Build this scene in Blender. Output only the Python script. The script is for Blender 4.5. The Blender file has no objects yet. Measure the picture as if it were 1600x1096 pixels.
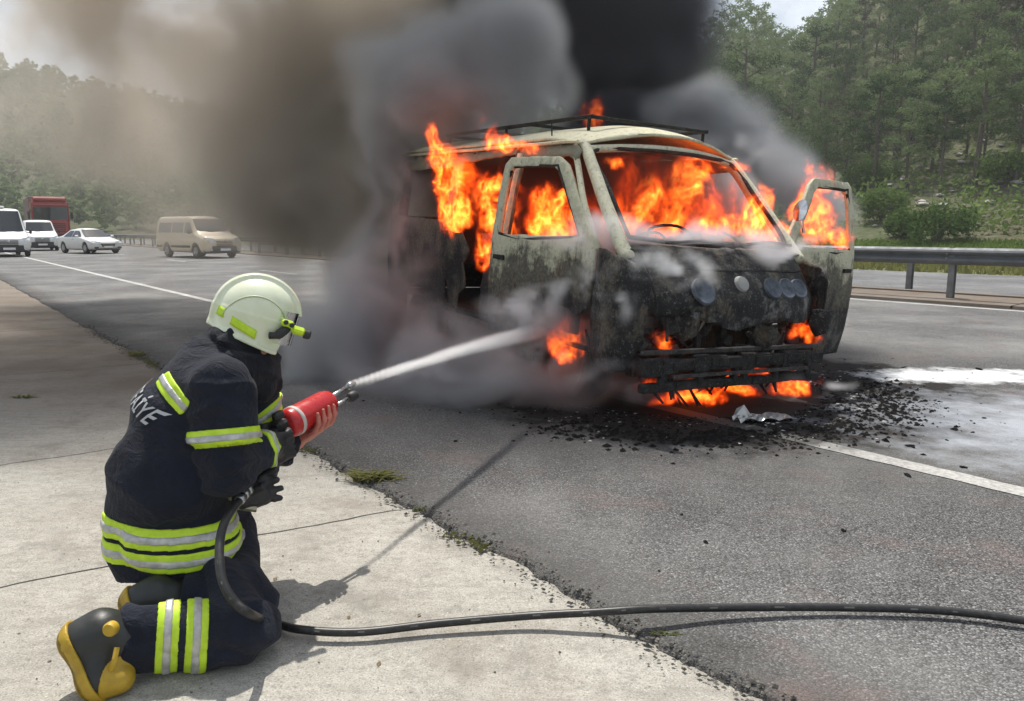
import bpy, bmesh, math, random
import numpy as np
from mathutils import Vector, Matrix, Euler
from mathutils.geometry import delaunay_2d_cdt

R = math.radians
SC = bpy.context.scene
COL = SC.collection
rnd = random.Random(7)

# ------------------------------------------------------------------ camera
CAM_Z = 1.3
F = 1180.0 / 1600.0
PITCH = math.atan(187 / 1180)
cam_d = bpy.data.cameras.new('camera')
cam = bpy.data.objects.new('camera', cam_d)
COL.objects.link(cam)
cam.location = (0, 0, CAM_Z)
cam.rotation_euler = (R(90) - PITCH, 0, 0)
cam_d.sensor_width = 36
cam_d.lens = 36 * F
cam_d.clip_start = 0.05
cam_d.clip_end = 3000
SC.camera = cam

# ------------------------------------------------------------------ sky, sun, exposure
SUN_DIR = Vector((-0.13, 0.46, 1.0)).normalized()        # towards the sun
SUN_EL = math.asin(SUN_DIR.z)
SUN_AZ = math.atan2(SUN_DIR.x, SUN_DIR.y)                # from +Y, clockwise
world = bpy.data.worlds.new('World')
SC.world = world
world.use_nodes = True
wn = world.node_tree
wn.nodes.clear()
wo = wn.nodes.new('ShaderNodeOutputWorld')
wb = wn.nodes.new('ShaderNodeBackground')
sky = wn.nodes.new('ShaderNodeTexSky')
sky.sky_type = 'NISHITA'
sky.sun_disc = False
sky.sun_elevation = SUN_EL
sky.sun_rotation = SUN_AZ
sky.air_density = 1.0
sky.dust_density = 2.5
sky.ozone_density = 1.0
# thin bright clouds over the whole sky
tc = wn.nodes.new('ShaderNodeTexCoord')
cn = wn.nodes.new('ShaderNodeTexNoise')
cn.inputs['Scale'].default_value = 2.6
cn.inputs['Detail'].default_value = 7
cn.inputs['Roughness'].default_value = 0.6
cr = wn.nodes.new('ShaderNodeMapRange')
cr.inputs['From Min'].default_value = 0.40
cr.inputs['From Max'].default_value = 0.62
mx = wn.nodes.new('ShaderNodeMix'); mx.data_type = 'RGBA'
mx.inputs['B'].default_value = (10.5, 11.2, 12.0, 1)
wn.links.new(tc.outputs['Generated'], cn.inputs['Vector'])
wn.links.new(cn.outputs['Fac'], cr.inputs['Value'])
wn.links.new(cr.outputs['Result'], mx.inputs['Factor'])
wn.links.new(sky.outputs[0], mx.inputs['A'])
wn.links.new(mx.outputs['Result'], wb.inputs['Color'])
wn.links.new(wb.outputs[0], wo.inputs[0])
wb.inputs['Strength'].default_value = 0.095

sun_d = bpy.data.lights.new('sun', 'SUN')
sun_d.energy = 5.0
sun_d.angle = R(0.55)
sun_d.color = (1.0, 0.95, 0.87)
sun = bpy.data.objects.new('sun', sun_d)
COL.objects.link(sun)
sun.rotation_euler = (-SUN_DIR).to_track_quat('-Z', 'Y').to_euler()
sun.location = (0, 0, 40)

SC.view_settings.view_transform = 'Standard'
SC.view_settings.look = 'None'
SC.view_settings.gamma = 1
SC.view_settings.use_curve_mapping = False
SC.view_settings.exposure = 0.12
cy = SC.cycles
cy.volume_bounces = 3
cy.max_bounces = 7
cy.transparent_max_bounces = 16
cy.volume_step_rate = 1.0
cy.volume_max_steps = 256
cy.use_denoising = True
cy.sample_clamp_indirect = 6.0

# ------------------------------------------------------------------ object helpers
def link(o, parent=None):
    COL.objects.link(o)
    if parent is not None:
        o.parent = parent
    return o

def tag(o, label=None, cat=None, group=None, kind=None):
    if label: o['label'] = label
    if cat: o['category'] = cat
    if group: o['group'] = group
    if kind: o['kind'] = kind
    return o

def thing(name, label, cat, loc=(0, 0, 0), rz=0.0, group=None, mat=None):
    o = bpy.data.objects.new(name, None)
    o.empty_display_size = 0.2
    COL.objects.link(o)
    if mat is not None: o.matrix_world = mat
    else:
        o.location = loc; o.rotation_euler = (0, 0, rz)
    return tag(o, label, cat, group)

def mesh_obj(name, verts, faces, m=None, parent=None, smooth=False, label=None):
    me = bpy.data.meshes.new(name)
    if isinstance(verts, np.ndarray):
        verts = verts.tolist()
    if isinstance(faces, np.ndarray):
        faces = faces.tolist()
    me.from_pydata(verts, [], faces)
    if smooth:
        me.polygons.foreach_set('use_smooth', [True] * len(me.polygons))
    me.update()
    o = bpy.data.objects.new(name, me)
    if m is not None:
        for q in (m if isinstance(m, (list, tuple)) else [m]): me.materials.append(q)
    link(o, parent)
    if label: o['label'] = label
    return o

def copy_tree(o, parent=None):
    c = o.copy(); COL.objects.link(c)
    if parent is not None: c.parent = parent
    for ch in o.children: copy_tree(ch, c)
    return c

class MB:
    """collects shapes, then links them as one mesh object"""
    def __init__(s): s.v = []; s.f = []
    def add(s, vs, fs):
        n = len(s.v); s.v += [tuple(v) for v in vs]; s.f += [tuple(i + n for i in q) for q in fs]; return s
    def box(s, c, d, M=None, bev=0.0):
        x, y, z = (q / 2 for q in d)
        if bev > 0:
            b = min(bev, x * .9, y * .9, z * .9)
            vs = []; 
            bm = bmesh.new(); bmesh.ops.create_cube(bm, size=1)
            for v in bm.verts: v.co = Vector((v.co.x * 2 * x, v.co.y * 2 * y, v.co.z * 2 * z))
            bmesh.ops.bevel(bm, geom=bm.edges[:] , offset=b, segments=1, affect='EDGES')
            bm.verts.index_update()
            vs = [v.co.copy() for v in bm.verts]; fs = [[v.index for v in f.verts] for f in bm.faces]; bm.free()
        else:
            vs = [Vector((i * x, j * y, k * z)) for i in (-1, 1) for j in (-1, 1) for k in (-1, 1)]
            fs = [(0, 1, 3, 2), (4, 6, 7, 5), (0, 4, 5, 1), (2, 3, 7, 6), (0, 2, 6, 4), (1, 5, 7, 3)]
        if M is not None: vs = [M @ v for v in vs]
        c = Vector(c)
        return s.add([v + c for v in vs], fs)
    def bar(s, a, b, w, h=None):
        """a box section between two points"""
        a = Vector(a); b = Vector(b); h = h or w
        d = b - a
        q = d.to_track_quat('Y', 'Z').to_matrix()
        return s.box((a + b) / 2, (w, d.length, h), q, bev=min(w, h) * .15)
    def tube(s, pts, r, n=8, cap=True):
        pts = [Vector(p) for p in pts]
        rs = list(r) if isinstance(r, (list, tuple, np.ndarray)) else [r] * len(pts)
        rings = []; up = None
        for i, p in enumerate(pts):
            t = (pts[min(i + 1, len(pts) - 1)] - pts[max(i - 1, 0)]).normalized()
            if up is None:
                up = t.orthogonal().normalized()
            u = (up - t * up.dot(t))
            u = u.normalized() if u.length > 1e-6 else t.orthogonal().normalized()
            up = u; w = t.cross(u)
            rings.append([p + (u * math.cos(a) + w * math.sin(a)) * rs[i] for a in [2 * math.pi * k / n for k in range(n)]])
        vs = [v for q in rings for v in q]; fs = []
        for i in range(len(pts) - 1):
            for k in range(n):
                a = i * n + k; b = i * n + (k + 1) % n
                fs.append((a, b, b + n, a + n))
        if cap:
            fs.append(tuple(range(n))[::-1]); fs.append(tuple((len(pts) - 1) * n + k for k in range(n)))
        return s.add(vs, fs)
    def lathe(s, prof, n=24, M=None):
        """prof: (radius, height) pairs turned about local Z"""
        vs = []; fs = []
        for r, h in prof:
            for k in range(n):
                a = 2 * math.pi * k / n; vs.append(Vector((r * math.cos(a), r * math.sin(a), h)))
        for i in range(len(prof) - 1):
            for k in range(n):
                a = i * n + k; b = i * n + (k + 1) % n; fs.append((a, b, b + n, a + n))
        if M is not None: vs = [M @ v for v in vs]
        return s.add(vs, fs)
    def grid(s, fn, nu, nv, thick=None):
        vs = [Vector(fn(i / nu, j / nv)) for j in range(nv + 1) for i in range(nu + 1)]
        fs = [(j * (nu + 1) + i, j * (nu + 1) + i + 1, (j + 1) * (nu + 1) + i + 1, (j + 1) * (nu + 1) + i) for j in range(nv) for i in range(nu)]
        return s.add(vs, fs)
    def build(s, name, m=None, parent=None, smooth=False, label=None, solid=0.0, bevel=0.0):
        o = mesh_obj(name, s.v, s.f, m, parent, smooth, label)
        if solid:
            md = o.modifiers.new('solid', 'SOLIDIFY'); md.thickness = solid; md.offset = 0
        if bevel:
            md = o.modifiers.new('bevel', 'BEVEL'); md.width = bevel; md.segments = 2; md.limit_method = 'ANGLE'
        return o

def smooth_curve(pts, n=8):
    """Catmull-Rom through the points"""
    P = [Vector(p) for p in pts]; P = [P[0] * 2 - P[1]] + P + [P[-1] * 2 - P[-2]]
    out = []
    for i in range(1, len(P) - 2):
        a, b, c, d = P[i - 1:i + 3]
        for k in range(n):
            t = k / n
            out.append(0.5 * ((2 * b) + (c - a) * t + (2 * a - 5 * b + 4 * c - d) * t * t + (3 * b - a - 3 * c + d) * t ** 3))
    out.append(P[-2]); return out

# a point in the place seen in a given direction at forward distance Y / on the ground
def at(px, py, Y):
    u = (px - 800) / 1180; v = (548 - py) / 1180
    D = Vector((u, math.cos(PITCH) + v * math.sin(PITCH), -math.sin(PITCH) + v * math.cos(PITCH)))
    return D * (Y / D.y) + Vector((0, 0, CAM_Z))
def gnd(px, py, z=0.0):
    u = (px - 800) / 1180; v = (548 - py) / 1180
    D = Vector((u, math.cos(PITCH) + v * math.sin(PITCH), -math.sin(PITCH) + v * math.cos(PITCH)))
    return D * ((z - CAM_Z) / D.z) + Vector((0, 0, CAM_Z))

# ------------------------------------------------------------------ road coordinates
RD = Vector((-0.617, 0.787, 0)).normalized()     # along the road, away
RT = Vector((0.787, 0.617, 0)).normalized()      # across the road, to the right
def rp(s, t, z=0.0): return RD * s + RT * t + Vector((0, 0, z))

# ------------------------------------------------------------------ numpy noise
def lat(n, seed): return np.random.RandomState(seed).rand(n, n, n).astype(np.float32)
_L = [lat(32, 100 + i) for i in range(8)]
def vnoise(x, y, z, k=0):
    L = _L[k % 8]; n = 32
    xi = np.floor(x).astype(np.int32); yi = np.floor(y).astype(np.int32); zi = np.floor(z).astype(np.int32)
    fx = (x - xi).astype(np.float32); fy = (y - yi).astype(np.float32); fz = (z - zi).astype(np.float32)
    fx = fx * fx * (3 - 2 * fx); fy = fy * fy * (3 - 2 * fy); fz = fz * fz * (3 - 2 * fz)
    x0 = xi & 31; x1 = (xi + 1) & 31; y0 = yi & 31; y1 = (yi + 1) & 31; z0 = zi & 31; z1 = (zi + 1) & 31
    a = L[x0, y0, z0] * (1 - fx) + L[x1, y0, z0] * fx
    b = L[x0, y1, z0] * (1 - fx) + L[x1, y1, z0] * fx
    c = L[x0, y0, z1] * (1 - fx) + L[x1, y0, z1] * fx
    d = L[x0, y1, z1] * (1 - fx) + L[x1, y1, z1] * fx
    return (a * (1 - fy) + b * fy) * (1 - fz) + (c * (1 - fy) + d * fy) * fz
def billow(x, y, z, o=4, k=0, g=0.5):
    s = 0; a = 1; t = 0
    for i in range(o):
        q = 2.03 ** i
        s = s + a * np.minimum(np.abs(2 * vnoise(x * q + 7.3 * i, y * q + 3.1 * i, z * q + 5.7 * i, k + i) - 1) * 1.9, 1.2); t += a; a *= g
    return s / t
def fbm(x, y, z, o=4, k=0, g=0.5):
    s = 0; a = 1; t = 0
    for i in range(o):
        q = 2.03 ** i
        s = s + a * vnoise(x * q + 7.3 * i, y * q + 3.1 * i, z * q + 5.7 * i, k + i); t += a; a *= g
    return s / t

# ------------------------------------------------------------------ material helpers
class Mat:
    def __init__(s, name):
        s.m = bpy.data.materials.new(name); s.m.use_nodes = True
        s.t = s.m.node_tree; s.t.nodes.clear()
        s.out = s.n('OutputMaterial')
        s._tc = None
    def n(s, typ, **kw):
        nd = s.t.nodes.new('ShaderNode' + typ)
        for k, v in kw.items():
            if k.startswith('_'): setattr(nd, k[1:], v)
        for k, v in kw.items():
            if not k.startswith('_'): s.set(nd, k.replace('__', ' '), v)
        return nd
    def set(s, nd, k, v):
        i = nd.inputs[int(k[1:])] if (k[0] == 'i' and k[1:].isdigit()) else nd.inputs[k]
        if hasattr(v, 'bl_idname') and hasattr(v, 'outputs'): v = v.outputs[0]
        if isinstance(v, bpy.types.NodeSocket): s.t.links.new(v, i)
        else:
            if isinstance(v, tuple) and len(v) == 3 and i.type == 'RGBA': v = v + (1,)
            i.default_value = v
    def co(s, kind='Object'):
        if s._tc is None: s._tc = s.n('TexCoord')
        return s._tc.outputs[kind]
    def geo(s): return s.n('NewGeometry').outputs['Position']
    def noise(s, scale, detail=4, rough=0.5, vec=None, dist=0.0):
        return s.n('TexNoise', Vector=vec or s.co(), Scale=float(scale), Detail=float(detail), Roughness=float(rough), Distortion=float(dist)).outputs['Fac']
    def voro(s, scale, vec=None, feat='F1', out='Distance', rand=1.0):
        nd = s.n('TexVoronoi', _feature=feat, Vector=vec or s.co(), Scale=float(scale), Randomness=rand)
        return nd.outputs[out]
    def ramp(s, fac, *stops, interp='LINEAR'):
        nd = s.n('ValToRGB', Fac=fac); e = nd.color_ramp.elements; nd.color_ramp.interpolation = interp
        for i, (p, c) in enumerate(stops):
            if i >= 2: e.new(p)
        for i, (p, c) in enumerate(stops):
            e[i].position = p
            e[i].color = (c, c, c, 1) if isinstance(c, (int, float)) else tuple(c) + (1,)
        return nd.outputs['Color']
    def rng(s, v, a, b, c=0.0, d=1.0, smooth=False):
        nd = s.n('MapRange', Value=v)
        if smooth: nd.interpolation_type = 'SMOOTHSTEP'
        for k, q in (('From Min', a), ('From Max', b), ('To Min', c), ('To Max', d)): nd.inputs[k].default_value = q
        return nd.outputs['Result']
    def mix(s, f, a, b, mode='MIX'):
        nd = s.n('Mix', _data_type='RGBA', _blend_type=mode)
        s.set(nd, 'Factor', f) ; 
        for k, v in (('A', a), ('B', b)):
            i = [q for q in nd.inputs if q.name == k and q.type == 'RGBA'][0]
            if isinstance(v, bpy.types.NodeSocket): s.t.links.new(v, i)
            else: i.default_value = tuple(v)[:3] + (1,) if not isinstance(v, (int, float)) else (v, v, v, 1)
        return [q for q in nd.outputs if q.type == 'RGBA'][0]
    def math(s, op, a, b=0.0, c=0.0):
        nd = s.n('Math', _operation=op); s.set(nd, 'i0', a); s.set(nd, 'i1', b); s.set(nd, 'i2', c); return nd.outputs[0]
    def sep(s, v): return s.n('SeparateXYZ', Vector=v).outputs
    def bump(s, h, strength=0.3, dist=0.01, normal=None):
        nd = s.n('Bump', Height=h, Strength=float(strength), Distance=float(dist))
        if normal is not None: s.set(nd, 'Normal', normal)
        return nd.outputs[0]
    def bsdf(s, color, rough=0.6, metal=0.0, normal=None, spec=0.5, **kw):
        b = s.n('BsdfPrincipled'); s.set(b, 'Base Color', color if not isinstance(color, (int, float)) else (color,) * 3)
        s.set(b, 'Roughness', rough); s.set(b, 'Metallic', metal); s.set(b, 'Specular IOR Level', spec)
        if normal is not None: s.set(b, 'Normal', normal)
        for k, v in kw.items(): s.set(b, k.replace('__', ' '), v)
        s.t.links.new(b.outputs[0], s.out.inputs['Surface'])
        return b

def simple(name, col, rough=0.6, metal=0.0, var=0.12, scale=6.0, bump=0.0, bscale=60.0, spec=0.5, **kw):
    m = Mat(name)
    c = col if not isinstance(col, (int, float)) else (col,) * 3
    n = m.noise(scale, 5, 0.6)
    cc = m.mix(m.rng(n, .3, .7), tuple(q * (1 - var) for q in c), tuple(min(1, q * (1 + var)) for q in c))
    nm = m.bump(m.noise(bscale, 4, 0.6), bump, 0.004) if bump else None
    m.bsdf(cc, m.rng(m.noise(scale * 3, 3), .3, .7, max(0, rough - .08), min(1, rough + .08)), metal, nm, spec, **kw)
    return m.m
# ================================================================== THE SETTING
VAN_XY = (1.55, 6.3)        # about the middle front of the burning van, for soot, painted shade and powder on the road

def hill_h(X, Y):
    X = np.asarray(X, float); Y = np.asarray(Y, float)
    t = .787 * X + .617 * Y
    az = X / np.maximum(Y, 5)
    sm = lambda q: np.clip(q, 0, 1) ** 2 * (3 - 2 * np.clip(q, 0, 1))
    g = np.interp(az, [-.2, .1, .29, .345, .395, .46, .6, 1.5], [.25, .62, .82, .63, .68, .92, 1.0, 1.05])
    n = fbm(X * .021 + 40, Y * .021 + 40, X * 0 + 3.3, 4, 2) - .5
    n2 = fbm(X * .11 + 40, Y * .11 + 40, X * 0 + 1.3, 3, 4) - .5
    a = np.clip(t - 30, 0, None)
    h1 = 50 * sm((t - 39) / 106) * g + .25 * (1 - np.exp(-a / 5))
    h2 = np.interp(az, [-3, -.95, -.68, -.5, -.31, 0, .3, .5], [0.08, .19, .192, .15, .112, .08, .05, 0]) * 265 * sm((Y - 105) / 150)
    h2 = h2 * (1 - .5 * sm((Y - 330) / 400))
    h = np.maximum(h1 * (Y > 0), h2)
    left = np.clip(-6 - t, 0, None)
    h = np.maximum(h, 14 * sm(left / 60) * sm((60 - Y) / 60))
    return h + n * 9 * sm(h / 20) + n2 * 1.6 * sm(h / 4) - .10

def asphalt_mat(name, base, tint, fine=1.0, soot=True):
    m = Mat(name); g = m.geo()
    big = m.noise(.55, 5, .6, g); mid = m.noise(4.2, 5, .65, g); fn = m.noise(260 * fine, 3, .7, g)
    vo = m.n('TexVoronoi', Vector=g, Scale=150.0 * fine)
    stone = m.ramp(m.sep(vo.outputs['Color'])[0], (0, .30), (.35, .70), (.7, 1.02), (.93, 1.45), (1, 2.3))
    gap = m.rng(vo.outputs['Distance'], .42, .78, 1.0, .34)
    c = m.mix(1.0, m.mix(m.rng(mid, .3, .7), tuple(q * .78 for q in base), tuple(q * 1.16 for q in base)), stone, 'MULTIPLY')
    c = m.mix(1.0, c, gap, 'MULTIPLY')
    # pale dust trodden and blown over the surface
    c = m.mix(m.math('MULTIPLY', m.rng(big, .42, .66), m.rng(mid, .2, .75, .25, .75)), c, tint)
    x, y, z = m.sep(g)
    if soot:
        # darker clean strip beside the concrete edge, where no wheel or dust comes
        t = m.math('ADD', m.math('MULTIPLY', x, .787), m.math('MULTIPLY', y, .617))
        e = m.math('ADD', m.rng(t, 1.75, 2.35, 1, 0, True), m.rng(mid, .35, .7, -.25, .25))
        c = m.mix(m.rng(e, .1, 1.0, 0, .62), c, (.035, .033, .03))
        # pinkish aggregate patches
        c = m.mix(m.math('MULTIPLY', m.rng(m.noise(1.6, 4, .6, g), .56, .68), .28), c, (.23, .15, .13))
        # wheel rubbed streak, seams
        # soot round the burning van, with its shadow painted into the dark oval
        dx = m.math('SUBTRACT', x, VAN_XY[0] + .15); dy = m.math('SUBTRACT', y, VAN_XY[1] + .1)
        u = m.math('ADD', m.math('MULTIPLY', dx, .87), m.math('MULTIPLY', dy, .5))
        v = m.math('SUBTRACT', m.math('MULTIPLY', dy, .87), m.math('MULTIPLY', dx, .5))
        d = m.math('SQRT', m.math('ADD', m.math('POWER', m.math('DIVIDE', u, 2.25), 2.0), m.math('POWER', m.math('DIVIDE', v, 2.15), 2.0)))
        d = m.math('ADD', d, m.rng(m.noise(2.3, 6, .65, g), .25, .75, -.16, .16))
        soot_shade = m.rng(d, .86, .98, 1, 0)
        c = m.mix(m.math('MULTIPLY', soot_shade, .97), c, (.009, .0085, .0085))
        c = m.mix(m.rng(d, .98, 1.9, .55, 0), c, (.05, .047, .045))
        # extinguishing powder, white, on the far side
        px, py = 4.05, 6.75
        dx = m.math('SUBTRACT', x, px); dy = m.math('SUBTRACT', y, py)
        d = m.math('SQRT', m.math('ADD', m.math('POWER', m.math('DIVIDE', dx, 1.05), 2.0), m.math('POWER', m.math('DIVIDE', dy, .42), 2.0)))
        d = m.math('ADD', d, m.rng(m.noise(3.1, 6, .7, g), .25, .75, -.5, .5))
        c = m.mix(m.rng(d, .45, 1.0, .95, 0), c, (.78, .80, .82))
        dx = m.math('SUBTRACT', x, 3.75); dy = m.math('SUBTRACT', y, 4.9)  # bluish wet sheen painted into the asphalt colour
        d = m.math('SQRT', m.math('ADD', m.math('POWER', m.math('DIVIDE', dx, 1.5), 2.0), m.math('POWER', m.math('DIVIDE', dy, 1.2), 2.0)))
        d = m.math('ADD', d, m.rng(m.noise(2.6, 6, .7, g), .25, .75, -.6, .6))
        c = m.mix(m.rng(d, .2, 1.15, .62, 0), c, (.50, .54, .60))
    h = m.math('ADD', m.math('MULTIPLY', vo.outputs['Distance'], -.8), m.math('MULTIPLY', fn, .35))
    nm = m.bump(h, .85, .006)
    m.bsdf(c, m.rng(mid, .3, .7, .75, .95), 0, nm, m.math('SUBTRACT', .24, m.math('MULTIPLY', soot_shade, .2)) if soot else .24)
    return m.m
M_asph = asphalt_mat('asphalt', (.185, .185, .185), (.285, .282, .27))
M_asph_far = asphalt_mat('asphalt_far', (.20, .20, .205), (.27, .27, .27), 1.0, False)

def concrete_mat(name, a, b, sc=1.0):
    m = Mat(name); g = m.geo()
    # brushed across the gutter: streaks drawn out along one direction
    mp = m.n('Mapping', Vector=g); mp.inputs['Rotation'].default_value = (0, 0, R(62)); mp.inputs['Scale'].default_value = (1.3, 4.2, 1)
    st = m.noise(5.0, 6, .68, mp.outputs[0]); n1 = m.noise(1.3, 6, .62, g); n2 = m.noise(30, 5, .65, g); n3 = m.noise(190, 3, .6, g)
    c = m.mix(m.rng(n1, .32, .68), a, b)
    c = m.mix(m.rng(st, .44, .64, 0, .34), c, tuple(q * .62 for q in a))
    c = m.mix(m.rng(n2, .50, .68, 0, .48), c, tuple(q * .55 for q in a))
    c = m.mix(m.rng(n3, .50, .68, 0, .60), c, tuple(q * .42 for q in a))
    c = m.mix(m.rng(n3, .40, .30, 0, .7), c, (.66, .64, .60))
    spots = m.voro(16, g); c = m.mix(m.rng(spots, .05, .10, .55, 0), c, (.06, .055, .045))
    c = m.mix(m.rng(m.noise(.8, 6, .7, g), .52, .68, 0, .55), c, (.19, .15, .11))
    c = m.mix(m.rng(m.noise(2.2, 8, .78, g), .50, .64, 0, .55), c, (.165, .15, .13))
    c = m.mix(m.rng(m.voro(75, g), .30, .12, 0, .45), c, (.12, .11, .095))
    c = m.mix(m.math('MULTIPLY', m.rng(m.sep(g)[1], 3.8, 6.8, 0, .85, True), m.rng(n1, .3, .6, .55, 1)), c, (.13, .098, .072))  # brown shadow of the smoke painted over the farther concrete
    h = m.math('ADD', m.math('MULTIPLY', n2, .6), m.math('ADD', m.math('MULTIPLY', n3, .45), m.math('MULTIPLY', st, .35)))
    m.bsdf(c, .9, 0, m.bump(h, .75, .008), .25)
    return m.m
M_conc = concrete_mat('gutter_concrete', (.335, .318, .28), (.455, .438, .39))
M_kerb = concrete_mat('kerb_concrete', (.30, .28, .25), (.38, .35, .31))

def paint_mat(name, col, wear=.55):
    m = Mat(name); g = m.geo()
    n = m.noise(38, 5, .7, g); n2 = m.noise(2.2, 4, .6, g)
    f = m.rng(m.math('ADD', n, m.math('MULTIPLY', n2, .6)), wear, wear + .38, .12, .85)
    c = m.mix(f, (.20, .20, .195), col)
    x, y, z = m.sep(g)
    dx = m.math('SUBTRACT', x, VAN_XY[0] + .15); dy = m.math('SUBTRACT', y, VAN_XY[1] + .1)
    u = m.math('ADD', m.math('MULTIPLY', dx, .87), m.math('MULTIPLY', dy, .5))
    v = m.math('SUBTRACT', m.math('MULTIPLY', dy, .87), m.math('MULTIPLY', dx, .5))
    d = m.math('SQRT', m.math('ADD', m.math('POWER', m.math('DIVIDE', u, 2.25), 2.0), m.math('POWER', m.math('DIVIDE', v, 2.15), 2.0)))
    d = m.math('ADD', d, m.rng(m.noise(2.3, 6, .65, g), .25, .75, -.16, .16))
    c = m.mix(m.rng(d, .86, 1.0, .98, .2), c, (.014, .013, .013))  # same dark oval over the line: soot and painted van shadow
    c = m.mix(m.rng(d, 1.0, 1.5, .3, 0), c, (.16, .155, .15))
    vo = m.voro(105, g)
    m.bsdf(c, .75, 0, m.bump(vo, .5, .004), .3); return m.m
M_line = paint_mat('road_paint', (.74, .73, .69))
M_dirt_edge = simple('crumbled_asphalt', (.045, .042, .038), .95, bump=1, bscale=90, scale=30, var=.5)

# --- terrain reaching the horizon
def terrain():
    a = np.sinh(np.linspace(-1, 1, 260) * 4.6) / np.sinh(4.6)
    xs = a * 880 + 10; ys = a * 880 + 60
    X, Y = np.meshgrid(xs, ys)
    Z = hill_h(X, Y)
    V = np.stack([X.ravel(), Y.ravel(), Z.ravel()], 1)
    n = len(xs); i = np.arange(n - 1)
    I, J = np.meshgrid(i, i); k = (J * n + I).ravel()
    return V, np.stack([k, k + 1, k + n + 1, k + n], 1)
m = Mat('hill_soil'); g = m.geo()
n1 = m.noise(.08, 6, .65, g); n2 = m.noise(1.4, 6, .7, g)
c = m.mix(m.rng(n1, .35, .65), (.085, .080, .045), (.060, .085, .032))
c = m.mix(m.rng(n2, .5, .68, 0, .8), c, (.19, .17, .13))
c = m.mix(m.rng(n2, .42, .30, 0, .7), c, (.030, .048, .018))
m.bsdf(c, .95, 0, m.bump(n2, .8, .2), .15)
V, Fc = terrain()
tag(mesh_obj('terrain', V, Fc, m.m, smooth=True), kind='structure')

# --- carriageway with a crumbled left edge
def edge_t(s): 
    s = np.asarray(s, float)
    return 1.78 + (fbm(s * 1.9 + 60, s * 0 + 1, s * 0 + 2, 4, 1, .6) - .5) * .10 + (fbm(s * 22 + 60, s * 0 + 1, s * 0 + 9, 3, 3, .6) - .5) * .055
ss = np.concatenate([np.arange(-4, 9, .02), np.arange(9, 24, .06), np.arange(24, 60, .5), np.arange(60, 171, 3.0)])
te = edge_t(ss)
vs = []; fs = []
cols = [(-.035, -.055), (0, -.012), (.03, 0.0), (.5, 0), (12.62, 0)]
for s_, t_ in zip(ss, te):
    for dt, z in cols:
        tt = t_ + dt if dt < 12 else 14.4
        vs.append(tuple(rp(s_, tt, z)))
nc = len(cols)
for i in range(len(ss) - 1):
    for j in range(nc - 1):
        a = i * nc + j; fs.append((a, a + 1, a + nc + 1, a + nc))
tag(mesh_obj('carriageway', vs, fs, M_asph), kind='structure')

# --- painted lines
def strip(name, t0, w, s0, s1, z, mt, step=1.0, jag=.012):
    vs = []; fs = []; n = int((s1 - s0) / step)
    for i in range(n + 1):
        s_ = s0 + (s1 - s0) * i / n
        j = (rnd.random() - .5) * jag
        vs += [tuple(rp(s_, t0 - w / 2 + j, z)), tuple(rp(s_, t0 + w / 2 + (rnd.random() - .5) * jag, z))]
    for i in range(n): fs.append((2 * i, 2 * i + 1, 2 * i + 3, 2 * i + 2))
    return tag(mesh_obj(name, vs, fs, mt), kind='structure')
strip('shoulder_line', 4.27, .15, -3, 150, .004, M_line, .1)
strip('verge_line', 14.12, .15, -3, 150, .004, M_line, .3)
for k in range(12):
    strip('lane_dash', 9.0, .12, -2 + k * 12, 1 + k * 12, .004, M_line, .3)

# --- concrete gutter apron: slabs of their own, cracked and jointed
gut = tag(thing('concrete_apron', None, None), kind='structure')
cuts = [-4.2, -2.15, .12 + 2.95, 5.0, 8.2, 11.9, 15.6, 20, 26, 34, 44, 60, 90, 130, 170]
def jl(k, t):  # joint k at distance t across: a little crooked
    sk = {2: -.10}.get(k, .02)
    return cuts[k] + sk * (t - 1.7) + (float(fbm(np.array([t * 2.2 + k * 9]), np.array([1.]), np.array([k * 1.7]), 4, 2, .6)[0]) - .5) * .16 + (float(fbm(np.array([t * 14. + k * 9]), np.array([1.]), np.array([k * 1.7]), 3, 2, .6)[0]) - .5) * .03
TL = -4.6
tt = np.linspace(TL, 1.74, 90)
for k in range(len(cuts) - 1):
    a = [jl(k, t) + .007 for t in tt]; b = [jl(k + 1, t) - .007 for t in tt]
    ns = max(8, min(60, int((cuts[k + 1] - cuts[k]) / .05)))
    vs = []; fs = []
    for i in range(ns + 1):
        f = i / ns
        for j, t in enumerate(tt):
            s_ = a[j] * (1 - f) + b[j] * f
            tx = t
            if j == len(tt) - 1:
                tx = float(edge_t(s_)) - .012
            edge = min(f, 1 - f) * (cuts[k + 1] - cuts[k])
            z = -.014 + (.0 if .012 < edge else -.006) + .030 * max(0, (1.4 - t)) ** 1.15 * .6
            if j == len(tt) - 1: z -= .012
            vs.append(tuple(rp(s_, tx, z)))
    nt = len(tt)
    for i in range(ns):
        for j in range(nt - 1):
            q = i * nt + j; fs.append((q, q + 1, q + nt + 1, q + nt))
    base = len(vs)      # skirt so the joint has depth
    for row in (0, ns):
        off = len(vs)
        for j in range(nt): v = vs[row * nt + j]; vs.append((v[0], v[1], v[2] - .05))
        for j in range(nt - 1): fs.append((row * nt + j, row * nt + j + 1, off + j + 1, off + j))
    mesh_obj('concrete_slab', vs, fs, M_conc, gut, smooth=False)
# soil bed under the joints and beneath the crumbled edge
vs = [tuple(rp(s_, t_, z)) for s_ in (-5, 172) for t_, z in ((TL - .2, .03), (1.2, -.05), (2.2, -.05))]
tag(mesh_obj('joint_bed', vs, [(0, 1, 4, 3), (1, 2, 5, 4)], M_dirt_edge), kind='structure')

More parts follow.
